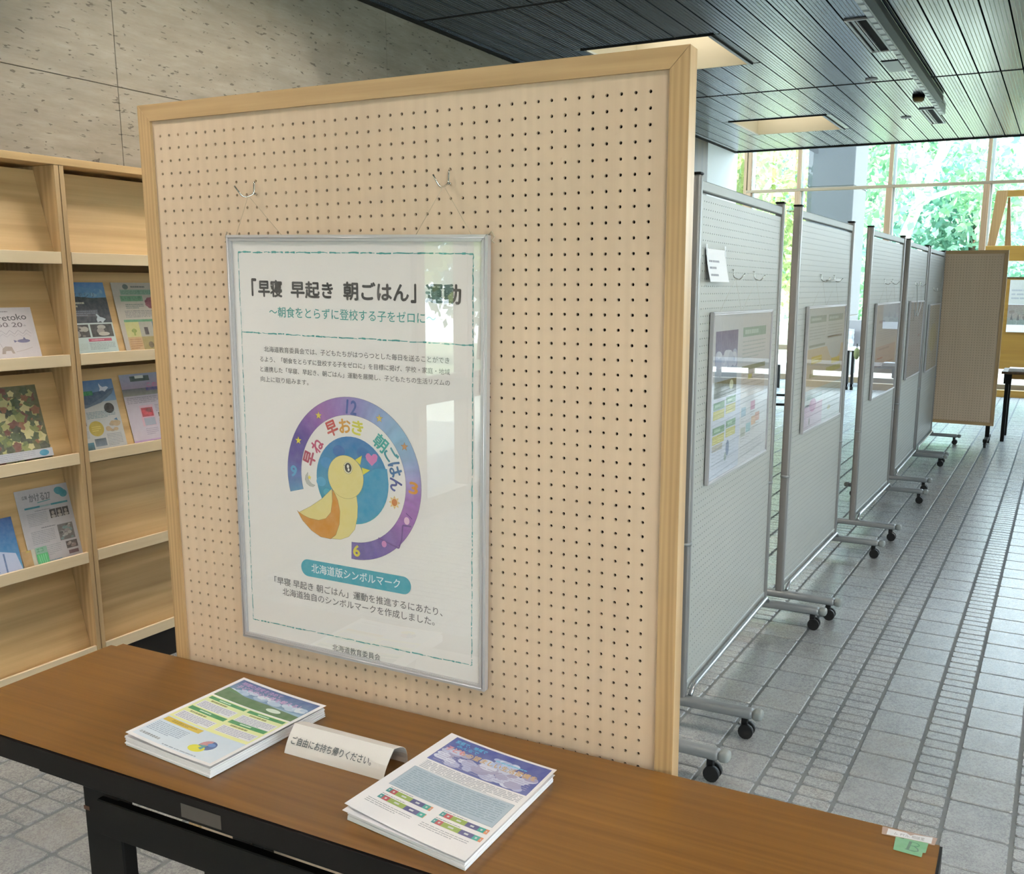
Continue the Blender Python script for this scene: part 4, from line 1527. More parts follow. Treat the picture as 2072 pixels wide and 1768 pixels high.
def flyer_b(p):
    """deep blue sky with clouds, pale blue text box, two pairs of coloured bars"""
    p.rect(16, 6, 204, 100, '2b3f94', 1, 12, 7, '5560a8')
    p.cloud(18, 44, 202, 98, 60, ['c9cfe6', 'b7bedc', 'a9aacc', 'd9def0', '9f9cc2'], 1.2, 13)
    p.cloud(90, 24, 160, 56, 22, ['b8c9ea', 'd0d9ee', 'a8b6dc'], 2.5, 12)
    p.text('家庭で、地域で', 24, 14, 62, 11, '3fb0d8', 4, 0.02)
    p.text('みんなで', 34, 27, 42, 10, '3fb0d8', 4, 0.02)
    p.text('子どもの望ましい生活習慣を', 22, 40, 174, 15, 'c9a77c', 4.2, 0.03)
    p.text('子ども', 22, 40, 36, 15, 'd98aa0', 4.4, 0.03)
    p.lines(112, 30, 196, 36, 1, '5ec0e0', 4, 0.5)
    p.lines(24, 62, 196, 96, 6, 'a5a1c4', 4, 0.25)
    p.lines(20, 104, 202, 130, 6, 'a4a9b4', 2, 0.4)
    p.rect(16, 134, 202, 206, 'a9bccb', 1, 12, 4)
    p.outline([(16, 134), (202, 134), (202, 206), (16, 206)], 0.7, '7d94a8', 1.5)
    p.lines(22, 138, 196, 202, 11, '8aa0b2', 2, 0.35)
    bars = [('2f8f90', 8), ('b0424c', 14), ('8fa84c', 34), ('4a4a80', 26), ('2fa096', 12), ('d88a60', 6)]
    for (u0, v0) in ((24, 214), (24, 236), (122, 214), (122, 236)):
        u = u0
        tot = sum(b[1] for b in bars)
        k_ = 84 / tot
        for hc, w_ in bars:
            ww = w_ * k_ * random.uniform(0.85, 1.15)
            ww = min(ww, u0 + 84 - u)
            p.rect(u, v0, u + ww, v0 + 12, hc, 2, 2, 1)
            p.rect(u + ww * 0.35, v0 + 4, u + ww * 0.65, v0 + 8, 'c9cfd0', 2.4)
            u += ww
        p.lines(u0, v0 - 5, u0 + 60, v0 - 1, 1, '8f939c', 2, 0.4)
    for (u0, v0) in ((14, 254), (112, 254)):
        p.lines(u0, v0, u0 + 80, v0 + 14, 3, 'a4a8b0', 2, 0.35)


sA = [(-1.466, 1.345), (-1.228, 1.330), (-1.470, 1.066), (-1.238, 1.053)]
flyer_stack(sA, 0.0175, 9, 'thick stack of white flyers on the left of the table', 11, 0.003)
tA = [(-1.464, 1.349), (-1.224, 1.331), (-1.464, 1.063), (-1.236, 1.052)]
cA = ctr(tA)
fa = thing('flyer', 'top flyer with meadow, sky and green heading bars on the left stack', 'flyer', cA + Vector((0, 0, 0.02)))
mA = quad_map(*[(p[0] - cA.x, p[1] - cA.y) for p in tA], lambda s, t_: 0.0012 + 0.0085 * (1 - s) ** 2.2 * (0.75 + 0.25 * t_) + 0.0032 * s * s)
sheet_mesh('sheet', mA, 0.0003, fa, M['paper'])
pr = Print(mA)
flyer_a(pr)
pr.build('flyer_print', fa)

sB = [(-0.936, 1.340), (-0.712, 1.322), (-0.944, 1.064), (-0.704, 1.038)]
flyer_stack(sB, 0.0125, 5, 'thin stack of white flyers on the right of the table', 12, 0.001)
tC = [(-0.935, 1.346), (-0.706, 1.318), (-0.950, 1.058), (-0.706, 1.036)]
cC = ctr(tC)
fc = thing('flyer', 'plain second flyer sticking out under the blue-sky flyer', 'flyer', cC + Vector((0, 0, 0.0145)))
mC = quad_map(*[(p[0] - cC.x, p[1] - cC.y) for p in tC], lambda s, t_: 0.0012 + 0.004 * (1 - s) ** 2.2 + 0.0012 * s * s)
sheet_mesh('sheet', mC, 0.0003, fc, M['paper'])
tB = [(-0.940, 1.349), (-0.708, 1.328), (-0.951, 1.065), (-0.701, 1.034)]
cB = ctr(tB)
fb = thing('flyer', 'top flyer with blue cloudy sky and coloured bar charts on the right stack', 'flyer', cB + Vector((0, 0, 0.0165)))
mB = quad_map(*[(p[0] - cB.x, p[1] - cB.y) for p in tB], lambda s, t_: 0.0016 + 0.0095 * (1 - s) ** 2.2 * (0.8 + 0.2 * t_) + 0.003 * s * s)
sheet_mesh('sheet', mB, 0.0003, fb, M['paper'])
pr = Print(mB)
flyer_b(pr)
pr.build('flyer_print', fb)

# tent card
tc_ = thing('tent_card', 'folded white tent card with black Japanese lettering between the flyer stacks', 'sign', (-1.08, 1.21, TZ))
rA, rB = Vector((-1.188 + 1.08, 1.207 - 1.21, 0.0495)), Vector((-0.966 + 1.08, 1.213 - 1.21, 0.0495))
fA_, fB_ = Vector((-1.193 + 1.08, 1.182 - 1.21, 0.0006)), Vector((-0.972 + 1.08, 1.187 - 1.21, 0.0006))
bA_, bB_ = Vector((-1.19 + 1.08, 1.252 - 1.21, 0.0006)), Vector((-0.972 + 1.08, 1.257 - 1.21, 0.0006))
bm = bmesh.new()
prev = None
path = []
for k in range(7):
    t_ = k / 6
    path.append((fA_.lerp(rA, t_) + Vector((0, -0.004 * math.sin(math.pi * t_), 0)), fB_.lerp(rB, t_) + Vector((0, -0.004 * math.sin(math.pi * t_), 0))))
for k in range(1, 9):
    t_ = k / 8
    w_ = 0.012 * math.sin(math.pi * t_)
    path.append((rA.lerp(bA_, t_) + Vector((0, w_, w_ * 0.8)), rB.lerp(bB_, t_) + Vector((0, w_, w_ * 0.8))))
row = [(bm.verts.new(a_), bm.verts.new(b_)) for a_, b_ in path]
for (a0, b0), (a1, b1) in zip(row, row[1:]):
    bm.faces.new((a0, b0, b1, a1))
o_ = obj('card', bm, M['card'], tc_)
sm = o_.modifiers.new('thickness', 'SOLIDIFY')
sm.thickness = 0.0005
sm.offset = -1


def card_map(u, v, L):
    s, t_ = u / 220, 1 - v / 55
    a_ = fA_.lerp(rA, t_) + Vector((0, -0.004 * math.sin(math.pi * t_), 0))
    b_ = fB_.lerp(rB, t_) + Vector((0, -0.004 * math.sin(math.pi * t_), 0))
    return a_.lerp(b_, s) + Vector((0, -0.0009 - 0.0001 * L, 0.0003))


pr = Print(card_map)
pr.text('ご自由にお持ち帰りください。', 10, 20, 178, 14.5, '3d4446', 2, 0.012)
pr.build('card_lettering', tc_)

# ------------------------------------------------------------------ brochure shelf on the left wall
SX = -3.22
shelf = thing('brochure_shelf', 'tall pale wooden brochure rack with sloping tiers against the concrete wall', 'shelf', (SX, 2.27, 0))
bays = [(1.36 - 2.27, 2.25 - 2.27), (2.288 - 2.27, 3.18 - 2.27)]
for y0 in (1.34 - 2.27, 3.18 - 2.27):
    part('side_panel', shelf, M['shelf_z'], ((-0.34, y0, 0.114), (0.0, y0 + 0.02, 1.945)), b=0.001)
for y0 in (2.250 - 2.27, 2.270 - 2.27):
    part('divider', shelf, M['shelf_z'], ((-0.34, y0 + 0.0005, 0.114), (0.0, y0 + 0.0175, 1.945)), b=0.001)
part('top_board', shelf, M['shelf_y'], ((-0.345, 1.335 - 2.27, 1.946), (0.002, 3.205 - 2.27, 1.972)), b=0.001)
part('back_board', shelf, M['shelf_y'], ((-0.35, 1.34 - 2.27, 0.05), (-0.342, 3.2 - 2.27, 1.946)))
part('under_shade', shelf, M['dark_cavity'], ((-0.33, 1.345 - 2.27, 0.0), (-0.004, 3.195 - 2.27, 0.113)))  # dark block standing in for the shade beneath the rack
TI = [(1.603, 1.945), (1.237, 1.591), (0.872, 1.225), (0.490, 0.860), (0.115, 0.478)]


def slope_x(z, tier):
    z0, z1 = TI[tier]
    return -0.035 - (z - z0 - 0.02) * (0.080 / (z1 - z0 - 0.03))


for bi, (y0, y1) in enumerate(bays):
    for ti, (z0, z1) in enumerate(TI):
        o_ = part('shelf_lip', shelf, M['shelf_lip'], ((-0.012, y0 + 0.001, z0), (0.0, y1 - 0.001, z0 + 0.042)), b=0.001)
        part('ledge', shelf, M['shelf_y'], ((-0.075, y0 + 0.001, z0), (-0.012, y1 - 0.001, z0 + 0.013)))
        bm = bmesh.new()
        za, zb = z0 + 0.014, z1 - 0.014
        xa_, xb_ = slope_x(za, ti), slope_x(zb, ti)
        prism(bm, [(xa_, za), (xb_, zb), (xb_ - 0.006, zb), (xa_ - 0.006, za)], y0 + 0.001, y1 - 0.001, 'Y')
        obj('display_slope', bm, M['shelf_y'], shelf)


def brochure(name, label, cat, tier, yc, w, h, zb, draw, off=0.001, lean=0.0, group='brochures on the wooden rack', mat=None, thick=0.0012, skew=0.0):
    z0, z1 = TI[tier]
    ang = math.atan2(0.080, z1 - z0 - 0.03)
    x = SX + slope_x(zb, tier) + off
    # local X along the sheet (towards +y), Z up the slope, -Y out of the rack
    ex = Vector((0, 1, 0))
    ez = Vector((-math.sin(ang), 0, math.cos(ang)))
    ey = ez.cross(ex)
    m = Matrix(((ex.x, ey.x, ez.x, x), (ex.y, ey.y, ez.y, yc), (ex.z, ey.z, ez.z, zb), (0, 0, 0, 1))) @ Matrix.Rotation(R(lean), 4, 'Y')
    t_ = thing(name, label, cat, mw=m, group=group)
    part('cover', t_, mat or M['paper'], ((-w / 2, -thick, 0), (w / 2, 0, h)))
    sx_, sy_ = w / 210, h / 297
    p = Print(lambda u, v, L: Vector((-w / 2 + u * sx_, -thick - 0.00025 - 0.00005 * L, h - v * sy_)))
    draw(p)
    p.build('cover_print', t_)
    return t_


def d_sketch(p):
    p.rect(0, 0, 210, 297, 'd4cdd0', 0)
    p.text('Shiretoko', 18, 40, 165, 34, '4a4448', 2, 0.01, -4)
    p.text('60 20', 60, 84, 100, 26, '6a5f66', 2, 0.01, 2)
    p.text('th', 96, 98, 10, 10, '6a5f66', 2)
    p.text('th', 164, 98, 10, 10, '6a5f66', 2)
    p.lines(50, 18, 140, 28, 1, '8a8086', 2, 0.5)
    for k in range(5):
        p.stroke([(18 + k * 34, 150), (35 + k * 34, 128), (52 + k * 34, 150)], 1.6, '9a8f9a', 2)
        p.stroke([(26 + k * 32, 162), (40 + k * 32, 148), (56 + k * 32, 166)], 1.2, 'a49aa6', 2)
    p.stroke([(30, 160), (26, 200), (34, 230)], 1.4, 'a49aa6', 2)
    p.stroke([(55, 160), (52, 196), (60, 224)], 1.4, 'a49aa6', 2)
    p.ell(150, 190, 26, 10, '6a688c', 2.2)
    p.poly([(124, 190), (110, 182), (112, 198)], '6a688c', 2.3)
    p.poly([(148, 182), (154, 168), (162, 184)], '5a587c', 2.3)
    p.poly([(52, 258), (58, 228), (72, 216), (96, 220), (104, 258), (94, 258), (90, 242), (70, 242), (66, 258)], 'a3948c', 2.3)
    p.stroke([(110, 250), (150, 240), (180, 228)], 2, 'b0a09a', 2)


def d_bluebk(p):
    p.rect(0, 0, 210, 66, '2f6fae', 1, 1, 1, '5a93bd')
    p.cloud(90, 18, 206, 60, 12, ['5f93b8', '79a4be', '4a84b4'], 1.1, 16)
    p.text('アイヌモシリ', 18, 42, 140, 20, '35567a', 3, 0.01)
    p.rect(0, 66, 210, 166, '122230', 2)
    p.poly([(0, 66), (30, 62), (90, 58), (150, 64), (210, 62), (210, 74), (0, 74)], '162a2c', 2.1)
    p.lines(10, 78, 110, 104, 2, 'b9b9a4', 3, 0.55)
    p.rect(8, 112, 160, 140, '3f4a58', 2.3, 1, 1, '54505c')
    p.lines(14, 114, 156, 138, 3, '7d8494', 3, 0.4)
    p.poly([(148, 164), (146, 152), (152, 142), (147, 132), (153, 130), (163, 142), (176, 146), (186, 152), (178, 158), (170, 166), (160, 160)], 'b9c6cc', 3)
    p.rect(0, 166, 210, 297, 'bccac8', 1, 1, 1, 'b4c8c6')
    p.rect(18, 172, 104, 224, '1a1714', 2)
    p.cloud(22, 176, 102, 222, 12, ['6f6860', '8f8a82', '4a423c', 'a8a49c'], 2.2, 13)
    p.rect(112, 172, 204, 224, '101310', 2)
    p.ell(158, 184, 18, 9, 'a39f98', 2.3)
    p.ell(152, 200, 16, 13, '8f8b84', 2.35)
    p.ell(164, 212, 24, 8, 'b3afa6', 2.4)
    p.rect(92, 230, 190, 242, 'a83a58', 2)
    p.lines(104, 233, 180, 239, 1, 'd9a0b0', 3, 0.7)
    p.lines(92, 246, 200, 276, 5, '8a9aa0', 2, 0.45)
    p.lines(14, 248, 84, 278, 6, 'a3b3b0', 2, 0.4)
    p.lines(20, 284, 160, 294, 1, '7a8a8c', 2, 0.4)


def d_green(p):
    p.rect(0, 0, 210, 297, 'b3aca0', 0)
    p.ell(62, 18, 13, 11, '5c6a64', 1)
    p.lines(86, 12, 180, 24, 1, '6a6a66', 2, 0.6)
    p.rect(34, 30, 208, 52, '7fa08a', 1)
    p.text('のびのび生活リズム', 40, 33, 160, 16, '5f8a70', 2, 0.02)
    p.rect(28, 56, 130, 80, '6a9a76', 1)
    p.text('いきいき', 34, 59, 90, 16, '4f7d5e', 2, 0.02)
    for k in range(9):
        t_ = k * 40
        p.ell(168 + 20 * math.cos(R(t_)), 88 + 16 * math.sin(R(t_)), 13, 10, ['8a4a54', '9a5560', '7a3a48'][k % 3], 2)
    p.ell(168, 88, 18, 14, '8a4450', 2.2)
    p.lines(44, 90, 128, 112, 3, '6a7a70', 2, 0.5)
    p.lines(34, 118, 204, 150, 5, '7a7a78', 2, 0.45)
    p.rect(20, 158, 210, 168, '4f8a62', 1)
    p.rect(20, 168, 84, 232, 'bcb878', 1)
    p.rect(84, 168, 146, 232, '9f9c90', 1)
    p.rect(146, 168, 210, 232, '3c6a86', 1)
    p.rect(20, 232, 84, 290, 'b8976a', 1)
    p.rect(84, 232, 146, 290, '8f8248', 1)
    p.rect(146, 232, 210, 290, '8ca868', 1)
    p.ell(56, 206, 12, 8, '7a8a34', 2)
    p.rect(52, 196, 60, 226, '86943c', 2.1)
    p.rect(104, 192, 122, 224, '2b2224', 2)
    p.lines(152, 176, 204, 226, 5, '5b8aa6', 2, 0.5)
    p.lines(26, 238, 80, 284, 5, '9a7048', 2, 0.45)
    p.ell(120, 268, 12, 14, '5a4c2c', 2)
    p.ell(186, 276, 10, 8, '4f9a5c', 2)
    p.rect(24, 290, 210, 297, '5fa882', 1)


def d_lake(p):
    p.rect(0, 0, 210, 297, 'bbbcba', 0)
    p.rect(0, 0, 210, 92, '3c6ea6', 1, 1, 1, '7d9ab6')
    p.poly([(0, 60), (0, 108), (70, 112), (130, 96), (180, 66), (210, 40), (210, 40), (150, 48)], '3a5472', 1.5)
    p.poly([(0, 108), (0, 92), (90, 100), (150, 74), (210, 38), (196, 62), (140, 96), (70, 114)], '54687e', 1.7)
    p.poly([(0, 70), (60, 84), (50, 88), (0, 84)], '4f4a7c', 1.8)
    p.rect(4, 22, 76, 40, '1f8450', 2)
    p.text('おしゃま', 8, 24, 64, 14, '3f9a66', 3, 0.02)
    p.rect(2, 44, 112, 62, '1c8048', 2)
    p.text('まちの便り', 10, 46, 92, 14, '3c9c5e', 3, 0.02)
    p.poly([(146, 14), (152, 24), (160, 32), (178, 30), (186, 36), (176, 44), (166, 52), (156, 46), (142, 48), (148, 38), (146, 26)], 'd8dce6', 3)
    p.ell(168, 122, 22, 22, '2b261e', 2)
    p.rect(8, 122, 54, 186, '6a4a40', 2)
    p.cloud(10, 124, 52, 184, 10, ['8a4a44', 'b08a80', '4a5042', '9a9488'], 2.2, 12)
    p.lines(64, 130, 190, 160, 5, '6f8a92', 2, 0.5)
    p.ell(92, 202, 32, 32, 'b39c30', 2)
    p.lines(72, 190, 112, 214, 3, 'd0be5c', 2.5, 0.5)
    p.cloud(132, 176, 204, 222, 9, ['b59c78', 'a8967c', 'c4b08e'], 2, 14)
    p.poly([(176, 172), (190, 166), (194, 178)], '2f6a9a', 3)
    p.lines(6, 206, 56, 246, 7, '8e949a', 2, 0.4)
    p.lines(130, 228, 196, 280, 8, '8a9098', 2, 0.4)
    p.rect(8, 256, 66, 290, '3f7c92', 2, 1, 1, '2f4a4c')
    p.rect(72, 244, 122, 276, '44525e', 2, 1, 1, '6a7886')


def d_pink(p):
    p.rect(0, 0, 210, 297, 'c0b6c2', 0)
    p.rect(0, 0, 210, 62, '8f9ab4', 1, 1, 1, '9a8aa0')
    p.rect(46, 10, 136, 32, '26423c', 2)
    p.rect(70, 8, 110, 20, 'c9cfc9', 2.2)
    p.text('この冬', 118, 40, 74, 22, 'c06a96', 3, 0.03)
    p.rect(0, 62, 210, 92, '5c5a64', 1.5, 1, 1, '8a8a7c')
    p.lines(110, 60, 204, 76, 1, '4a4080', 3, 0.8)
    p.lines(10, 98, 204, 126, 4, '8a8490', 2, 0.4)
    p.rect(58, 136, 122, 224, 'd0a8b8', 1)
    p.rect(64, 146, 118, 184, 'a8303c', 2)
    p.cloud(66, 148, 116, 182, 9, ['c43c48', '7a3030', 'b84450'], 2.2, 10)
    p.rect(68, 190, 120, 222, '9ea4b4', 2)
    p.lines(132, 136, 200, 168, 5, '8a8490', 2, 0.45)
    p.rect(140, 172, 182, 190, '2c2422', 2)
    p.lines(136, 198, 204, 256, 8, '8d8496', 2, 0.4)
    p.lines(66, 232, 124, 262, 4, '9a90a4', 2, 0.4)
    p.rect(0, 280, 210, 297, 'b898c0', 2)
    p.lines(90, 283, 180, 293, 1, '7d6090', 3, 0.5)


def d_leaves(p):
    p.rect(0, 0, 210, 297, '5a5a34', 0)
    rn = random.Random(5)
    for k in range(150):
        cx_, cy_ = rn.uniform(14, 196), rn.uniform(14, 283)
        c_ = rn.choice(['3f4f2c', '7d8648', 'b9b47a', 'c9c08a', '5c6a38', '8a5a3c', '2f3a20', 'a6a468', '6a3a2a'])
        p.star(cx_, cy_, rn.uniform(10, 24), c_, 1 + 0.03 * k, rn.uniform(0, 90), 5, 0.72)


def d_white(p):
    p.rect(0, 0, 210, 297, 'b9bcc4', 0)
    p.lines(10, 20, 150, 280, 4, '8a90a0', 2, 0.2)
    p.ell(180, 150, 16, 110, '3f8fae', 2)


def d_news(p):
    p.rect(0, 0, 210, 297, 'b6b4b8', 0)
    p.text('広報', 24, 22, 20, 14, '4a4c50', 2, 0.01)
    p.text('かける27', 50, 20, 84, 30, '707276', 2, 0.03)
    p.stroke([(78, 56), (130, 52)], 3, '3a8a8c', 2)
    p.ell(172, 26, 20, 15, '2a8796', 2, 24, 0.3)
    p.ell(186, 38, 16, 15, '2a8796', 2.1, 24, 0.3)
    p.rect(24, 68, 196, 75, '2a8390', 2)
    p.rect(84, 68, 128, 75, '8fa8ac', 2.3)
    p.lines(60, 84, 150, 88, 1, '6a6c70', 2, 0.5)
    p.lines(26, 92, 104, 142, 8, '8e9096', 2, 0.35)
    for k in range(3):
        p.rect(116 + k * 26, 90, 140 + k * 26, 124, '2f2a28', 2)
        p.ell(128 + k * 26, 104, 6, 7, '9a8f86', 2.3)
        p.ell(128 + k * 26, 118, 9, 6, 'a49c96', 2.3)
    p.lines(70, 150, 150, 155, 1, '6a6c70', 2, 0.6)
    p.lines(26, 160, 118, 212, 8, '8e9096', 2, 0.35)
    p.rect(132, 154, 194, 216, '6a6664', 2)
    p.cloud(134, 156, 192, 214, 14, ['8f8a88', '4a4644', 'a8a4a0', '6f8a88'], 2.2, 10)
    p.lines(26, 220, 130, 262, 6, '93969c', 2, 0.35)
    p.rect(150, 224, 196, 252, '4c4240', 2)
    p.cloud(152, 226, 194, 250, 7, ['8a7a74', 'a39892', '5c4c48'], 2.2, 8)
    p.rect(154, 260, 194, 274, '6a4c50', 2)
    p.lines(60, 276, 150, 288, 1, '7a94a8', 2, 0.5)


def d_blue(p):
    p.rect(0, 0, 210, 297, '24599c', 0, 1, 1, '3c8fc0')
    p.poly([(60, 297), (84, 150), (130, 160), (196, 190), (210, 297)], 'b9c4e0', 1)
    for k in range(8):
        p.rect(82, 176 + k * 15, 128, 181 + k * 15, '6a86bc', 2)
    p.rect(150, 180, 156, 296, '5a76a8', 2)
    p.poly([(0, 250), (60, 297), (0, 297)], '5a5f9c', 1.5)


def d_tan(p):
    p.rect(0, 0, 150, 297, 'b3925c', 0)
    p.rect(150, 0, 210, 297, 'c0c0ae', 0)
    p.rect(70, 0, 130, 30, 'b8a44a', 1)


def d_gcard(p):
    p.rect(0, 0, 210, 100, '7faa92', 0)
    p.text('エコ', 20, 20, 120, 50, '3f8a60', 2, 0.03)
    p.rect(0, 100, 210, 297, '2fa55c', 0, 1, 1, '5cbf82')
    for k in range(4):
        p.stroke([(40 + k * 40, 110), (60 + k * 36, 290)], 8, '8fd6a8', 1)


brochure('booklet', 'white booklet with a pencil sketch and Shiretoko lettering on the second tier', 'booklet', 1, 2.070, 0.188, 0.187, 1.268, d_sketch, 0.003)
brochure('brochure', 'dark blue and white leaflet left on the second tier of the right bay', 'brochure', 1, 2.375, 0.21, 0.278, 1.268, d_bluebk, 0.003)
brochure('brochure', 'green, beige and blue leaflet right on the second tier of the right bay', 'brochure', 1, 2.618, 0.21, 0.278, 1.268, d_green, 0.003)
brochure('brochure', 'lake photo leaflet with round yellow badge on the third tier', 'brochure', 2, 2.380, 0.205, 0.275, 0.900, d_lake, 0.003)
brochure('brochure', 'lilac leaflet with a red picture on the third tier', 'brochure', 2, 2.622, 0.21, 0.285, 0.900, d_pink, 0.003)
brochure('booklet', 'booklet with a cover of green and yellow leaves', 'booklet', 2, 2.062, 0.21, 0.287, 0.893, d_leaves, 0.003, mat=M['paper'])
brochure('booklet', 'low white booklet with a teal spot in front of the leaf cover', 'booklet', 2, 2.050, 0.235, 0.030, 0.916, d_white, 0.010, thick=0.003)
brochure('newsletter', 'grey-white newsletter with small photos and teal circle on the fourth tier', 'newsletter', 3, 2.149, 0.206, 0.288, 0.512, d_news, 0.003)
brochure('brochure', 'blue leaflet with a white building beside the newsletter', 'brochure', 3, 1.905, 0.212, 0.205, 0.514, d_blue, 0.010)
brochure('card_box', 'small tan and cream card in front of the newsletter', 'card', 3, 2.040, 0.050, 0.072, 0.514, d_tan, 0.012)
brochure('card_box', 'small bright green card in front of the newsletter', 'card', 3, 2.089, 0.044, 0.074, 0.514, d_gcard, 0.012)

# ------------------------------------------------------------------ white display stands
SW, ST = 1.20, 1.90     # width between post centres, height of the posts
sv_, sf_, _w, _h = pegmesh(45, 67, 0.025, 0.0275, 0.0275, 0.02, 0.02, 0.004, 0.0027)


def white_stand():
    """local Y along the stand, face towards +X"""
    t_ = thing('display_stand', 'white stand', 'display stand', (0, 0, 0), 0, 'row of white pegboard display stands')
    v = [(0.009 - y, x - _w / 2, z + 0.145) for x, y, z in sv_]
    raw('peg_panel', v, sf_, M['white_panel'], t_)
    v = [(-0.009 + y, x - _w / 2, z + 0.145) for x, y, z in sv_]
    part('core_panel', t_, M['white_panel'], ((-0.009, -_w / 2, 0.145), (-0.005, _w / 2, 0.145 + _h)))
    for s in (-1, 1):
        y = s * (SW / 2 - 0.012)
        bm = bmesh.new()
        box(bm, (-0.019, y - 0.017, 0.10), (0.019, y + 0.017, ST - 0.006), 0.009, seg=3)
        for f in bm.faces:
            f.smooth = True
        obj('post', bm, M['alu_dark'], t_)
        part('post_cap', t_, M['black'], ((-0.020, y - 0.018, ST - 0.008), (0.020, y + 0.018, ST)), b=0.003)
        bm = bmesh.new()
        tube(bm, [(0, y, 0.66), (0, y, 0.672)], 0.0225, 14)
        obj('post_collar', bm, M['alu_matt'], t_)
        # foot bar with end caps, casters
        bm = bmesh.new()
        box(bm, (-0.265, y - 0.022, 0.072), (0.265, y + 0.022, 0.106), 0.012, seg=3)
        for f in bm.faces:
            f.smooth = True
        ft_ = obj('foot_bar', bm, M['alu_matt'], t_)
        for q in (-1, 1):
            bm = bmesh.new()
            box(bm, (0.262 if q > 0 else -0.298, y - 0.0225, 0.0715), (0.298 if q > 0 else -0.262, y + 0.0225, 0.1065), 0.0122, seg=3)
            for f in bm.faces:
                f.smooth = True
            obj('end_cap', bm, M['foot_cap'], ft_)
            bm = bmesh.new()
            xx = q * 0.235
            for dy in (-0.014, 0.014):
                tube(bm, [(xx + 0.008, y + dy - 0.008, 0.0265), (xx + 0.008, y + dy + 0.008, 0.0265)], 0.026, 16)
            box(bm, (xx - 0.012, y - 0.007, 0.03), (xx + 0.012, y + 0.007, 0.072), 0.003)
            obj('caster', bm, M['rubber'], ft_)
    y = SW / 2 - 0.029
    part('top_rail', t_, M['alu_cap'], ((-0.013, -y, ST - 0.055), (0.013, y, ST - 0.022)), b=0.003)
    part('bottom_rail', t_, M['alu_cap'], ((-0.013, -y, 0.120), (0.013, y, 0.150)), b=0.003)
    bm = bmesh.new()
    tube(bm, bend([(0.030, -y - 0.004, 0.105), (0.032, -y + 0.03, 0.132), (0.032, y - 0.03, 0.132), (0.030, y + 0.004, 0.105)], 0.03), 0.0085, 10)
    obj('bumper_tube', bm, M['alu'], t_)
    return t_


stand0 = white_stand()
ENDS = [(-1.10, 2.98, -1.145, 4.20), (-1.11, 4.335, -1.11, 5.545), (-1.085, 5.95, -1.075, 7.17), (-1.10, 7.57, -1.115, 8.78), (-1.12, 8.92, -1.13, 10.10), (-1.11, 1.52, -1.11, 2.66)]
LAB = ['nearest of the white stands seen fully, with a paper notice pinned at its top left', 'second fully seen white stand, its poster hung from hooks joined by a bar',
       'third white stand along the row, its poster faded pink at the middle', 'fourth white stand, with a white cord looped over its poster', 'fifth white stand, meeting the far wooden board at the end of the row',
       'white stand hidden behind the big wooden board, only one foot showing']
stands = []
for i, (x0, y0, x1, y1) in enumerate(ENDS):
    s_ = stand0 if i == 0 else copy_tree(stand0)
    s_.location = ((x0 + x1) / 2, (y0 + y1) / 2, 0)
    s_.rotation_euler = (0, 0, math.atan2(-(x1 - x0), (y1 - y0)))
    s_['label'] = LAB[i]
    stands.append(s_)
bpy.context.view_layer.update()


# ------------------------------------------------------------------ landscape posters on the stands
def art_1(p):
    p.rect(0, 0, 400, 297, 'c3c6c8', 0)
    p.rect(400, 0, 840, 594, 'c6c6c6', 0)
    p.rect(0, 297, 400, 594, 'bcc2ce', 0)
    p.rect(40, 60, 330, 200, '6a6484', 1, 1, 1, '8a90ac')
    p.cloud(44, 130, 326, 196, 26, ['b9c0d0', 'a8b0c8', 'c9cfda'], 1.2, 34)
    p.rect(40, 196, 330, 240, '9fb0c4', 2.0, 1, 1, '8a98a0')
    p.rect(40, 240, 330, 300, '5d5a2c', 2, 1, 1, '4a4a30')
    p.ell(262, 262, 26, 18, 'c9caa4', 3)
    p.rect(400, 56, 760, 92, '8ea79a', 1)
    p.lines(430, 62, 730, 86, 1, 'b5c6bc', 2, 0.7)
    p.lines(400, 104, 760, 180, 5, 'a9b2b2', 1, 0.3)
    p.rect(400, 206, 770, 224, '8a8a68', 1)
    p.rect(400, 224, 770, 330, 'c2b8ae', 1)
    p.lines(420, 232, 750, 320, 5, 'aaa29a', 2, 0.3)
    p.rect(500, 240, 560, 262, 'b8ae4c', 2)
    for (u0, v0, u1) in ((40, 314, 180), (200, 306, 330), (40, 404, 190), (210, 396, 340)):
        p.rect(u0, v0, u1, v0 + 26, '5f8a5c', 1)
        p.lines(u0 + 20, v0 + 6, u1 - 20, v0 + 20, 1, 'a8c4a4', 2, 0.7)
        p.rect(u0, v0 + 30, u1, v0 + 62, 'b7b04c', 1)
        p.lines(u0 + 8, v0 + 34, u1 - 8, v0 + 60, 3, 'ccc87c', 2, 0.4)
    p.lines(40, 480, 340, 560, 6, 'a9b0bc', 1, 0.3)
    p.rect(40, 470, 170, 492, 'a8a08c', 1)
    p.ell(240, 500, 22, 30, '5a6c8a', 2)
    p.ell(214, 530, 16, 16, '84948c', 2)
    for (u0, v0, hc) in ((420, 370, '8aa4b4'), (560, 356, 'b8788c'), (420, 450, 'a0a08c'), (500, 440, '8fb4b8'), (580, 420, 'c8a078'), (640, 410, 'c08a6c')):
        p.rect(u0, v0, u0 + 70, v0 + 36, hc, 1)
        p.lines(u0, v0 + 40, u0 + 70, v0 + 60, 2, 'a9a8a8', 1, 0.4)
    p.lines(420, 520, 760, 570, 4, 'b0b2b4', 1, 0.3)


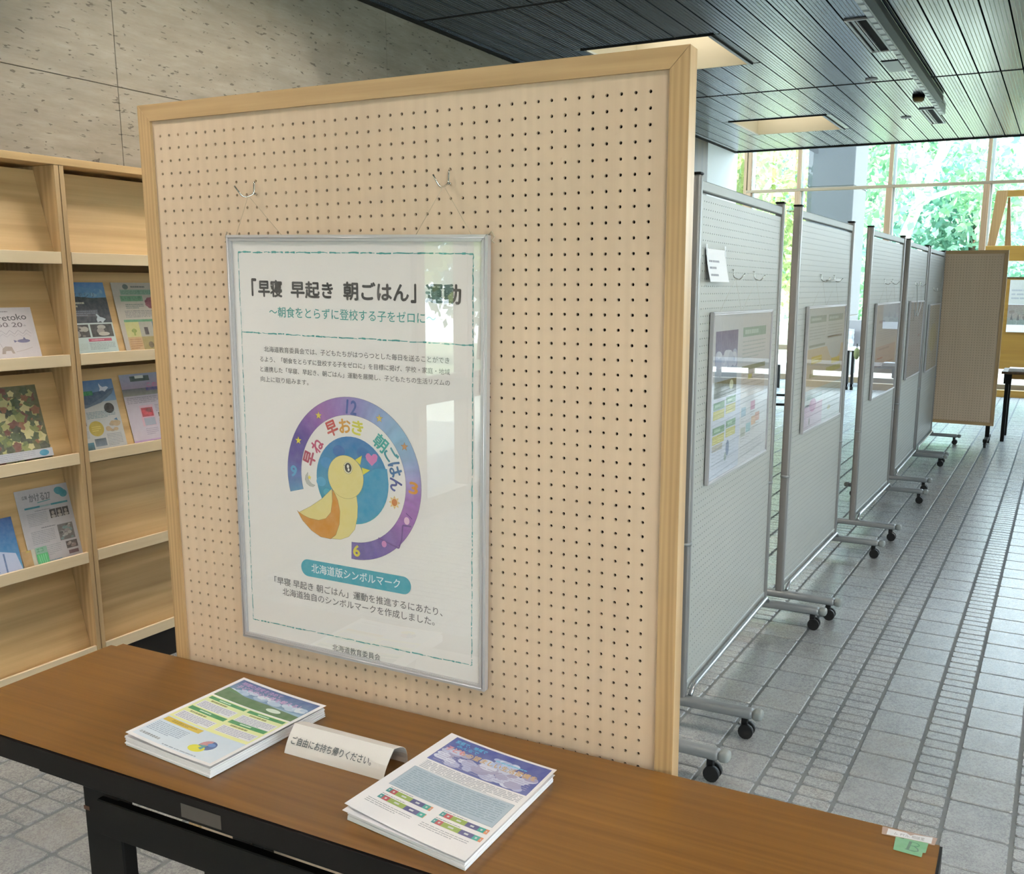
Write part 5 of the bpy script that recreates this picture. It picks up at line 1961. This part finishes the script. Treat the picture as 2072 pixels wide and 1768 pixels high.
def art_2(p):
    p.rect(0, 0, 840, 594, 'bfc4c2', 0)
    p.rect(0, 200, 840, 400, 'c4b49a', 0.3)  # tan band: reflection of the wooden screen put into the print
    for (u0, v0, u1) in ((50, 40, 390), (440, 40, 790)):
        p.rect(u0, v0, u1, v0 + 34, '94a49c', 1)
        p.lines(u0 + 20, v0 + 8, u1 - 20, v0 + 26, 1, 'b9c4be', 2, 0.7)
        p.lines(u0, v0 + 46, u1, v0 + 120, 5, 'a6aeac', 1, 0.3)
    p.rect(50, 180, 390, 192, '8f9c94', 1)
    p.rect(440, 150, 790, 162, '9a9c98', 1)
    p.poly([(420, 190), (790, 180), (760, 250), (640, 285), (520, 255)], 'bcc0c0', 1.4)
    p.rect(110, 238, 330, 274, 'c9b04c', 2)
    p.rect(560, 270, 760, 298, 'cdb548', 2)
    p.lines(120, 244, 320, 268, 2, 'd9cb84', 3, 0.6)
    p.rect(80, 320, 380, 340, 'a8a070', 2)
    p.rect(440, 312, 790, 340, 'b2a854', 2)
    p.rect(20, 400, 840, 480, 'b5bdb6', 1)
    p.rect(60, 430, 380, 448, '8b9c92', 2)
    p.lines(440, 420, 790, 470, 3, '9eaaa2', 2, 0.35)
    p.rect(20, 470, 400, 594, 'b98fa4', 1, 1, 1, 'bfb0b8')
    p.ell(190, 480, 70, 34, 'a85f84', 2)
    p.ell(560, 530, 40, 12, 'b8ac6c', 2)
    p.lines(440, 500, 780, 570, 4, 'a8b0b0', 2, 0.3)
    p.ell(130, 555, 14, 20, '7a7468', 2)


def art_3(p):
    p.rect(0, 0, 840, 594, 'c1c0c4', 0, 1, 1, 'bab6b8')
    p.lines(120, 100, 420, 124, 1, 'a49aa8', 1, 0.7)
    p.lines(470, 96, 700, 120, 1, 'a8a2ac', 1, 0.7)
    p.lines(120, 150, 740, 240, 6, 'b0b0b4', 1, 0.25)
    p.rect(60, 270, 780, 400, 'b9a6a4', 1)
    p.lines(160, 280, 700, 300, 1, '9a8a92', 2, 0.6)
    p.lines(120, 340, 400, 356, 1, 'a8606c', 2, 0.6)
    p.lines(200, 380, 720, 410, 2, '8a7a80', 2, 0.5)
    p.rect(60, 430, 780, 560, 'b2aeb0', 1)


def art_4(p):
    p.rect(0, 0, 840, 594, 'b4aeac', 0)
    p.rect(90, 60, 300, 150, '8f8c8c', 1)
    p.rect(130, 70, 200, 140, 'a8a4a4', 1.5)
    p.rect(380, 60, 780, 110, 'a29e9e', 1)
    p.lines(120, 200, 760, 320, 6, 'a59e9e', 1, 0.25)
    p.lines(600, 260, 760, 290, 1, 'a06c70', 2, 0.7)
    p.rect(60, 340, 780, 540, 'b2a6a2', 1)
    p.lines(120, 400, 400, 430, 1, '948a8a', 2, 0.6)
    p.lines(120, 460, 420, 500, 2, 'a08a88', 2, 0.4)


def art_5(p):
    p.rect(0, 0, 840, 594, 'b0aa9a', 0)
    p.lines(100, 100, 760, 180, 4, '9a9488', 1, 0.3)
    p.ell(420, 300, 260, 130, 'b3a670', 1)
    p.lines(200, 440, 640, 520, 4, '98927f', 1, 0.3)


PL, PHh = 0.86, 0.61
arts = [art_1, art_2, art_3, art_4, art_5]
PY = [0.60, 0.63, 0.67, 0.63, 0.62]
PZ = [1.452, 1.450, 1.442, 1.440, 1.395]
PLAB = ['landscape poster with purple sky photo and green and yellow bars on the nearest white stand', 'landscape poster with yellow blocks and a pink corner on the second white stand', 'pale landscape poster with red lines on the third white stand',
        'grey-beige landscape poster behind the cord loop on the fourth stand', 'beige landscape poster on the fifth stand beside the far wooden board']
TILT = [0.4, 0.0, -0.3, 0.3, 0.0]
for i in range(5):
    st = stands[i]
    m = st.matrix_world @ Matrix.Translation((0.0125, -SW / 2 + PY[i] - PL / 2, PZ[i])) @ Matrix.Rotation(R(90), 4, 'Z') @ Matrix.Rotation(R(TILT[i]), 4, 'Y')
    t_ = thing('framed_poster', PLAB[i], 'poster', mw=m, group='landscape posters on the white stands')
    frame_sides(t_, PL, PHh, 0.011, 0.014, M['poster_frame'])
    part('backing_sheet', t_, M['poster_paper'], ((0.005, -0.0085, -PHh + 0.005), (PL - 0.005, -0.003, -0.005)))
    raw('glazing', [(0.011, -0.0115, -PHh + 0.011), (PL - 0.011, -0.0115, -PHh + 0.011), (PL - 0.011, -0.0115, -0.011), (0.011, -0.0115, -0.011)], [(0, 1, 2, 3)], M['acrylic'], t_)
    p = Print(lambda u, v, L: Vector((0.010 + u / 1000, -0.0088 - 0.00006 * L, -0.008 - v / 1000)))
    arts[i](p)
    p.build('poster_print', t_)
    bm = bmesh.new()
    for hx in (0.26, 0.56):
        tube(bm, [(hx, -0.012, 0.118), (hx - 0.16, -0.004, -0.001)], 0.0003, 5)
        tube(bm, [(hx, -0.012, 0.118), (hx + 0.13, -0.004, -0.001)], 0.0003, 5)
    obj('hanging_line', bm, M['line'], t_)
    for k, hx in enumerate((0.26, 0.56)):
        hm = m @ Matrix.Translation((hx, 0.003, 0.15))
        h = thing('peg_hook', ('left' if k == 0 else 'right') + ' wire hook above the poster on the ' + ['nearest', 'second', 'third', 'fourth', 'fifth'][i] + ' white stand', 'hook', mw=hm, group='wire hooks on the white stands')
        bm = bmesh.new()
        tube(bm, bend([(0, 0.0, 0.0), (0, -0.006, 0.0), (0, -0.007, -0.028), (0.0, -0.030, -0.036), (0.0, -0.050, -0.014)], 0.008), 0.0020, 8)
        obj('hook_wire', bm, M['chrome'], h)
# long bar hook on the second stand
m = stands[1].matrix_world @ Matrix.Translation((0.014, 0.10, 1.572))
t_ = thing('bar_hook', 'long white bar lying between the hooks on the second white stand', 'hook bar', mw=m)
bm = bmesh.new()
tube(bm, [(0.02, -0.13, 0), (0.02, 0.13, 0.004)], 0.004, 8)
tube(bm, [(-0.008, -0.10, 0.002), (0.02, -0.10, 0.0)], 0.003, 8)
obj('bar', bm, M['white_plastic'], t_)
# looped cord on the fourth stand
m = stands[3].matrix_world @ Matrix.Translation((0.034, -0.17, 1.58))
t_ = thing('looped_cord', 'white cord hanging in a loop over the poster on the fourth stand', 'cord', mw=m)
bm = bmesh.new()
pts = [(0.0, 0.20 * (k / 14) ** 0.8 - 0.02, -0.265 * math.sin(math.pi * (0.02 + 0.55 * k / 14)) ** 1.4) for k in range(15)] + [(0.0, 0.30, -0.20), (0.0, 0.34, -0.15)]
tube(bm, pts, 0.003, 8)
obj('cord_strand', bm, M['white_plastic'], t_)
# paper notice
m = stands[0].matrix_world @ Matrix.Translation((0.012, -SW / 2 + 0.06, 1.665)) @ Matrix.Rotation(R(90), 4, 'Z')
t_ = thing('paper_notice', 'small white notice taped at the top left of the nearest white stand', 'notice', mw=m)


def notice_map(u, v, L):
    t__ = max(0.0, v / 110)
    return Vector((0.035 + u / 1000, -0.003 - 0.018 * t__ ** 1.6 - 0.0001 * L, -v / 1000))


vs, fs = [], []
for side in (0, 1):
    for j in range(7):
        for u in (0, 225):
            vs.append(tuple(notice_map(u, 110 * j / 6, -4 * side)))
for j in range(6):
    fs.append((2 * j, 2 * j + 1, 2 * j + 3, 2 * j + 2))
    fs.append((14 + 2 * j, 14 + 2 * j + 2, 14 + 2 * j + 3, 14 + 2 * j + 1))
    fs.append((2 * j, 2 * j + 2, 16 + 2 * j, 14 + 2 * j))
    fs.append((2 * j + 1, 15 + 2 * j, 17 + 2 * j, 2 * j + 3))
raw('notice_sheet', vs, fs, M['paper'], t_)
p = Print(notice_map)
p.lines(20, 36, 190, 46, 1, '8f8f9a', 3, 0.7)
p.lines(20, 58, 130, 68, 1, '8f8f9a', 3, 0.7)
p.lines(20, 82, 150, 92, 1, '8f8f9a', 3, 0.7)
p.build('notice_print', t_)
p = Print(notice_map)
for u in (-6, 212):
    p.rect(u, -14, u + 16, 22, 'd9dde0', 4)
p.build('tape', t_)

# ------------------------------------------------------------------ things at the far end
t_ = thing('dark_table', 'dark table with black legs right of the far wooden board', 'table', (0.36, 10.80, 0))
part('tabletop', t_, M['brown_wood'], ((-0.90, -0.27, 0.69), (0.90, 0.27, 0.715)), b=0.003)
for x in (-0.84, 0.84):
    for y in (-0.235, 0.235):
        part('leg', t_, M['black'], ((x - 0.018, y - 0.018, 0.0), (x + 0.018, y + 0.018, 0.69)), b=0.003)
part('apron', t_, M['golden'], ((-0.82, -0.24, 0.64), (0.82, -0.225, 0.69)))
part('corner_bracket', t_, M['black'], ((-0.875, -0.25, 0.59), (-0.80, -0.22, 0.69)), b=0.004)
t_ = thing('paper_sheets', 'short pile of white paper on the dark table', 'paper', (-0.40, 10.66, 0.7155))
for k in range(3):
    part('sheet', t_, M['paper'], ((-0.08 + 0.003 * k, -0.09, 0.0005 + 0.011 * k), (0.07, 0.10 - 0.004 * k, 0.0105 + 0.011 * k)), b=0.001)

t_ = thing('wooden_screen', 'golden wooden screen with picture panel, beam and trestle by the far windows', 'screen', (0.0, 15.0, 0))
part('infill_board', t_, M['golden'], ((-1.00, 0.0, 0.40), (5.20, 0.04, 1.68)), b=0.003)
part('beam', t_, M['golden'], ((-1.12, -0.06, 1.92), (5.30, 0.08, 2.13)), b=0.005)
part('base_rail', t_, M['golden'], ((-1.00, -0.05, 0.0), (5.20, 0.06, 0.10)), b=0.004)
part('top_strip', t_, M['brown_wood'], ((-1.00, -0.01, 1.68), (5.20, 0.05, 1.70)))
for x in (-1.02, 1.90, 5.16):
    part('post', t_, M['golden_z'], ((x - 0.035, -0.03, 0.0), (x + 0.035, 0.05, 1.92)), b=0.004)
bm = bmesh.new()
prism(bm, [(-1.10, 2.13), (-1.00, 2.13), (-0.895, 2.80), (-0.895, 2.885), (-1.04, 2.885)], -0.03, 0.05, 'Y')
obj('sloping_post', bm, M['golden_z'], t_)
bm = bmesh.new()
prism(bm, [(1.10 + 0.6, 2.13), (1.00 + 0.6, 2.13), (0.895 + 0.6, 2.80), (0.895 + 0.6, 2.885), (1.04 + 0.6, 2.885)], -0.03, 0.05, 'Y')
obj('sloping_post', bm, M['golden_z'], t_)
part('head_rail', t_, M['golden'], ((-0.895, -0.03, 2.80), (1.50, 0.05, 2.885)), b=0.003)
bm = bmesh.new()
prism(bm, [(-0.885, 2.13), (-0.80, 2.13), (-0.865, 2.80), (-0.895, 2.80)], 0.10, 0.16, 'Y')
obj('inner_post', bm, M['golden_z'], t_)
t_ = thing('picture_panel', 'white picture sheet with text and a brown landscape on the wooden screen', 'picture', (-0.76, 14.985, 0.93))
part('mount_board', t_, M['paper'], ((0.0, -0.012, 0.0), (1.25, 0.0, 0.73)), b=0.002)
p = Print(lambda u, v, L: Vector((u / 1000, -0.0125 - 0.0001 * L, 0.73 - v / 1000)))
p.rect(0, 0, 1250, 340, 'b9b8ac', 1)
for k in range(3):
    p.lines(30, 130 + 55 * k, 1200, 160 + 55 * k, 1, '9a9a98', 2, 0.8)
p.rect(0, 345, 1250, 625, '7a6a58', 1, 4, 4, '6f7264')
p.cloud(4, 350, 1246, 560, 60, ['6a5848', '8a7a66', '5a4a3c', '7d7060'], 1.3, 60)
for k in range(14):
    p.poly([(40 + 85 * k, 560), (55 + 85 * k, 470), (75 + 85 * k, 560)], '4a4036', 4)
p.cloud(4, 560, 1246, 622, 30, ['7d8478', '6a7468', '8a8c80'], 3.0, 40)
p.build('picture_print', t_)

# desk with clutter seen between the second and third stands
t_ = thing('cluttered_desk', 'black-legged desk seen between the second and third white stands', 'desk', (-3.0, 15.1, 0))
part('desktop', t_, M['white_wall'], ((-0.55, -0.35, 0.60), (0.20, 0.35, 0.64)), b=0.003)
for x in (-0.45, 0.075, 0.17):
    part('leg', t_, M['black'], ((x - 0.05 if x < 0.1 else x - 0.02, -0.32, 0.0), (x + 0.04 if x < 0.1 else x + 0.02, -0.26, 0.60)), b=0.003)
part('stretcher', t_, M['alu_matt'], ((-0.5, -0.32, 0.05), (0.6, -0.28, 0.09)))
for (lab_, cat_, nm_, x, y, z, w, d_, h_, hc, rz_) in (('grey carton at the back of the cluttered desk', 'box', 'carton', -2.95, 15.30, 0.6405, 0.42, 0.16, 0.40, '8b8786', 0),
                                                       ('crumpled white paper bag on the cluttered desk', 'bag', 'paper_bag', -3.02, 15.05, 0.6405, 0.24, 0.16, 0.26, 'c9cdd6', 8),
                                                       ('flat white box overhanging the front of the cluttered desk', 'box', 'flat_box', -3.06, 14.84, 0.6405, 0.28, 0.16, 0.05, 'd2d8da', 5)):
    q = thing(nm_, lab_, cat_, (x, y, z), R(rz_))
    mm = plain(nm_ + '_surface', hc, 0.6, 0, 0.06, 8)
    bm = bmesh.new()
    box(bm, (-w / 2, -d_ / 2, 0), (w / 2, d_ / 2, h_), 0.004)
    if nm_ == 'paper_bag':
        bmesh.ops.subdivide_edges(bm, edges=list(bm.edges), cuts=3, use_grid_fill=True)
        rn = random.Random(2)
        for v in bm.verts:
            if v.co.z > 0.02:
                v.co += Vector((rn.uniform(-1, 1), rn.uniform(-1, 1), rn.uniform(-1, 1))) * 0.018
    obj('body', bm, mm, q)
    part('lid_flap', q, mm, ((-w / 2 + 0.01, -d_ / 2 - 0.003, h_ * 0.55), (w / 2 - 0.01, -d_ / 2 + 0.002, h_ * 0.62)))
q = thing('green_bag', 'small olive green bag hanging at the right of the cluttered desk', 'bag', (-2.765, 14.72, 0.47))
bm = bmesh.new()
bmesh.ops.create_uvsphere(bm, u_segments=12, v_segments=8, radius=0.09)
for v in bm.verts:
    v.co = Vector((v.co.x * 0.5, v.co.y * 0.4, v.co.z * 1.0 + 0.09))
obj('pouch', bm, plain('olive_cloth', '5e6038', 0.8), q)
part('strap', q, M['black'], ((-0.006, -0.003, 0.16), (0.006, 0.003, 0.24)))
# low bench behind the first gap
t_ = thing('low_bench', 'low white bench with black legs seen between the first two white stands', 'bench', (-3.95, 14.7, 0))
part('seat', t_, M['white_wall'], ((-0.5, -0.2, 0.36), (0.30, 0.2, 0.40)), b=0.004)
for x in (-0.42, 0.06, 0.26):
    part('leg', t_, M['black'], ((x - 0.02, -0.18, 0.0), (x + 0.02, -0.14, 0.36)), b=0.003)
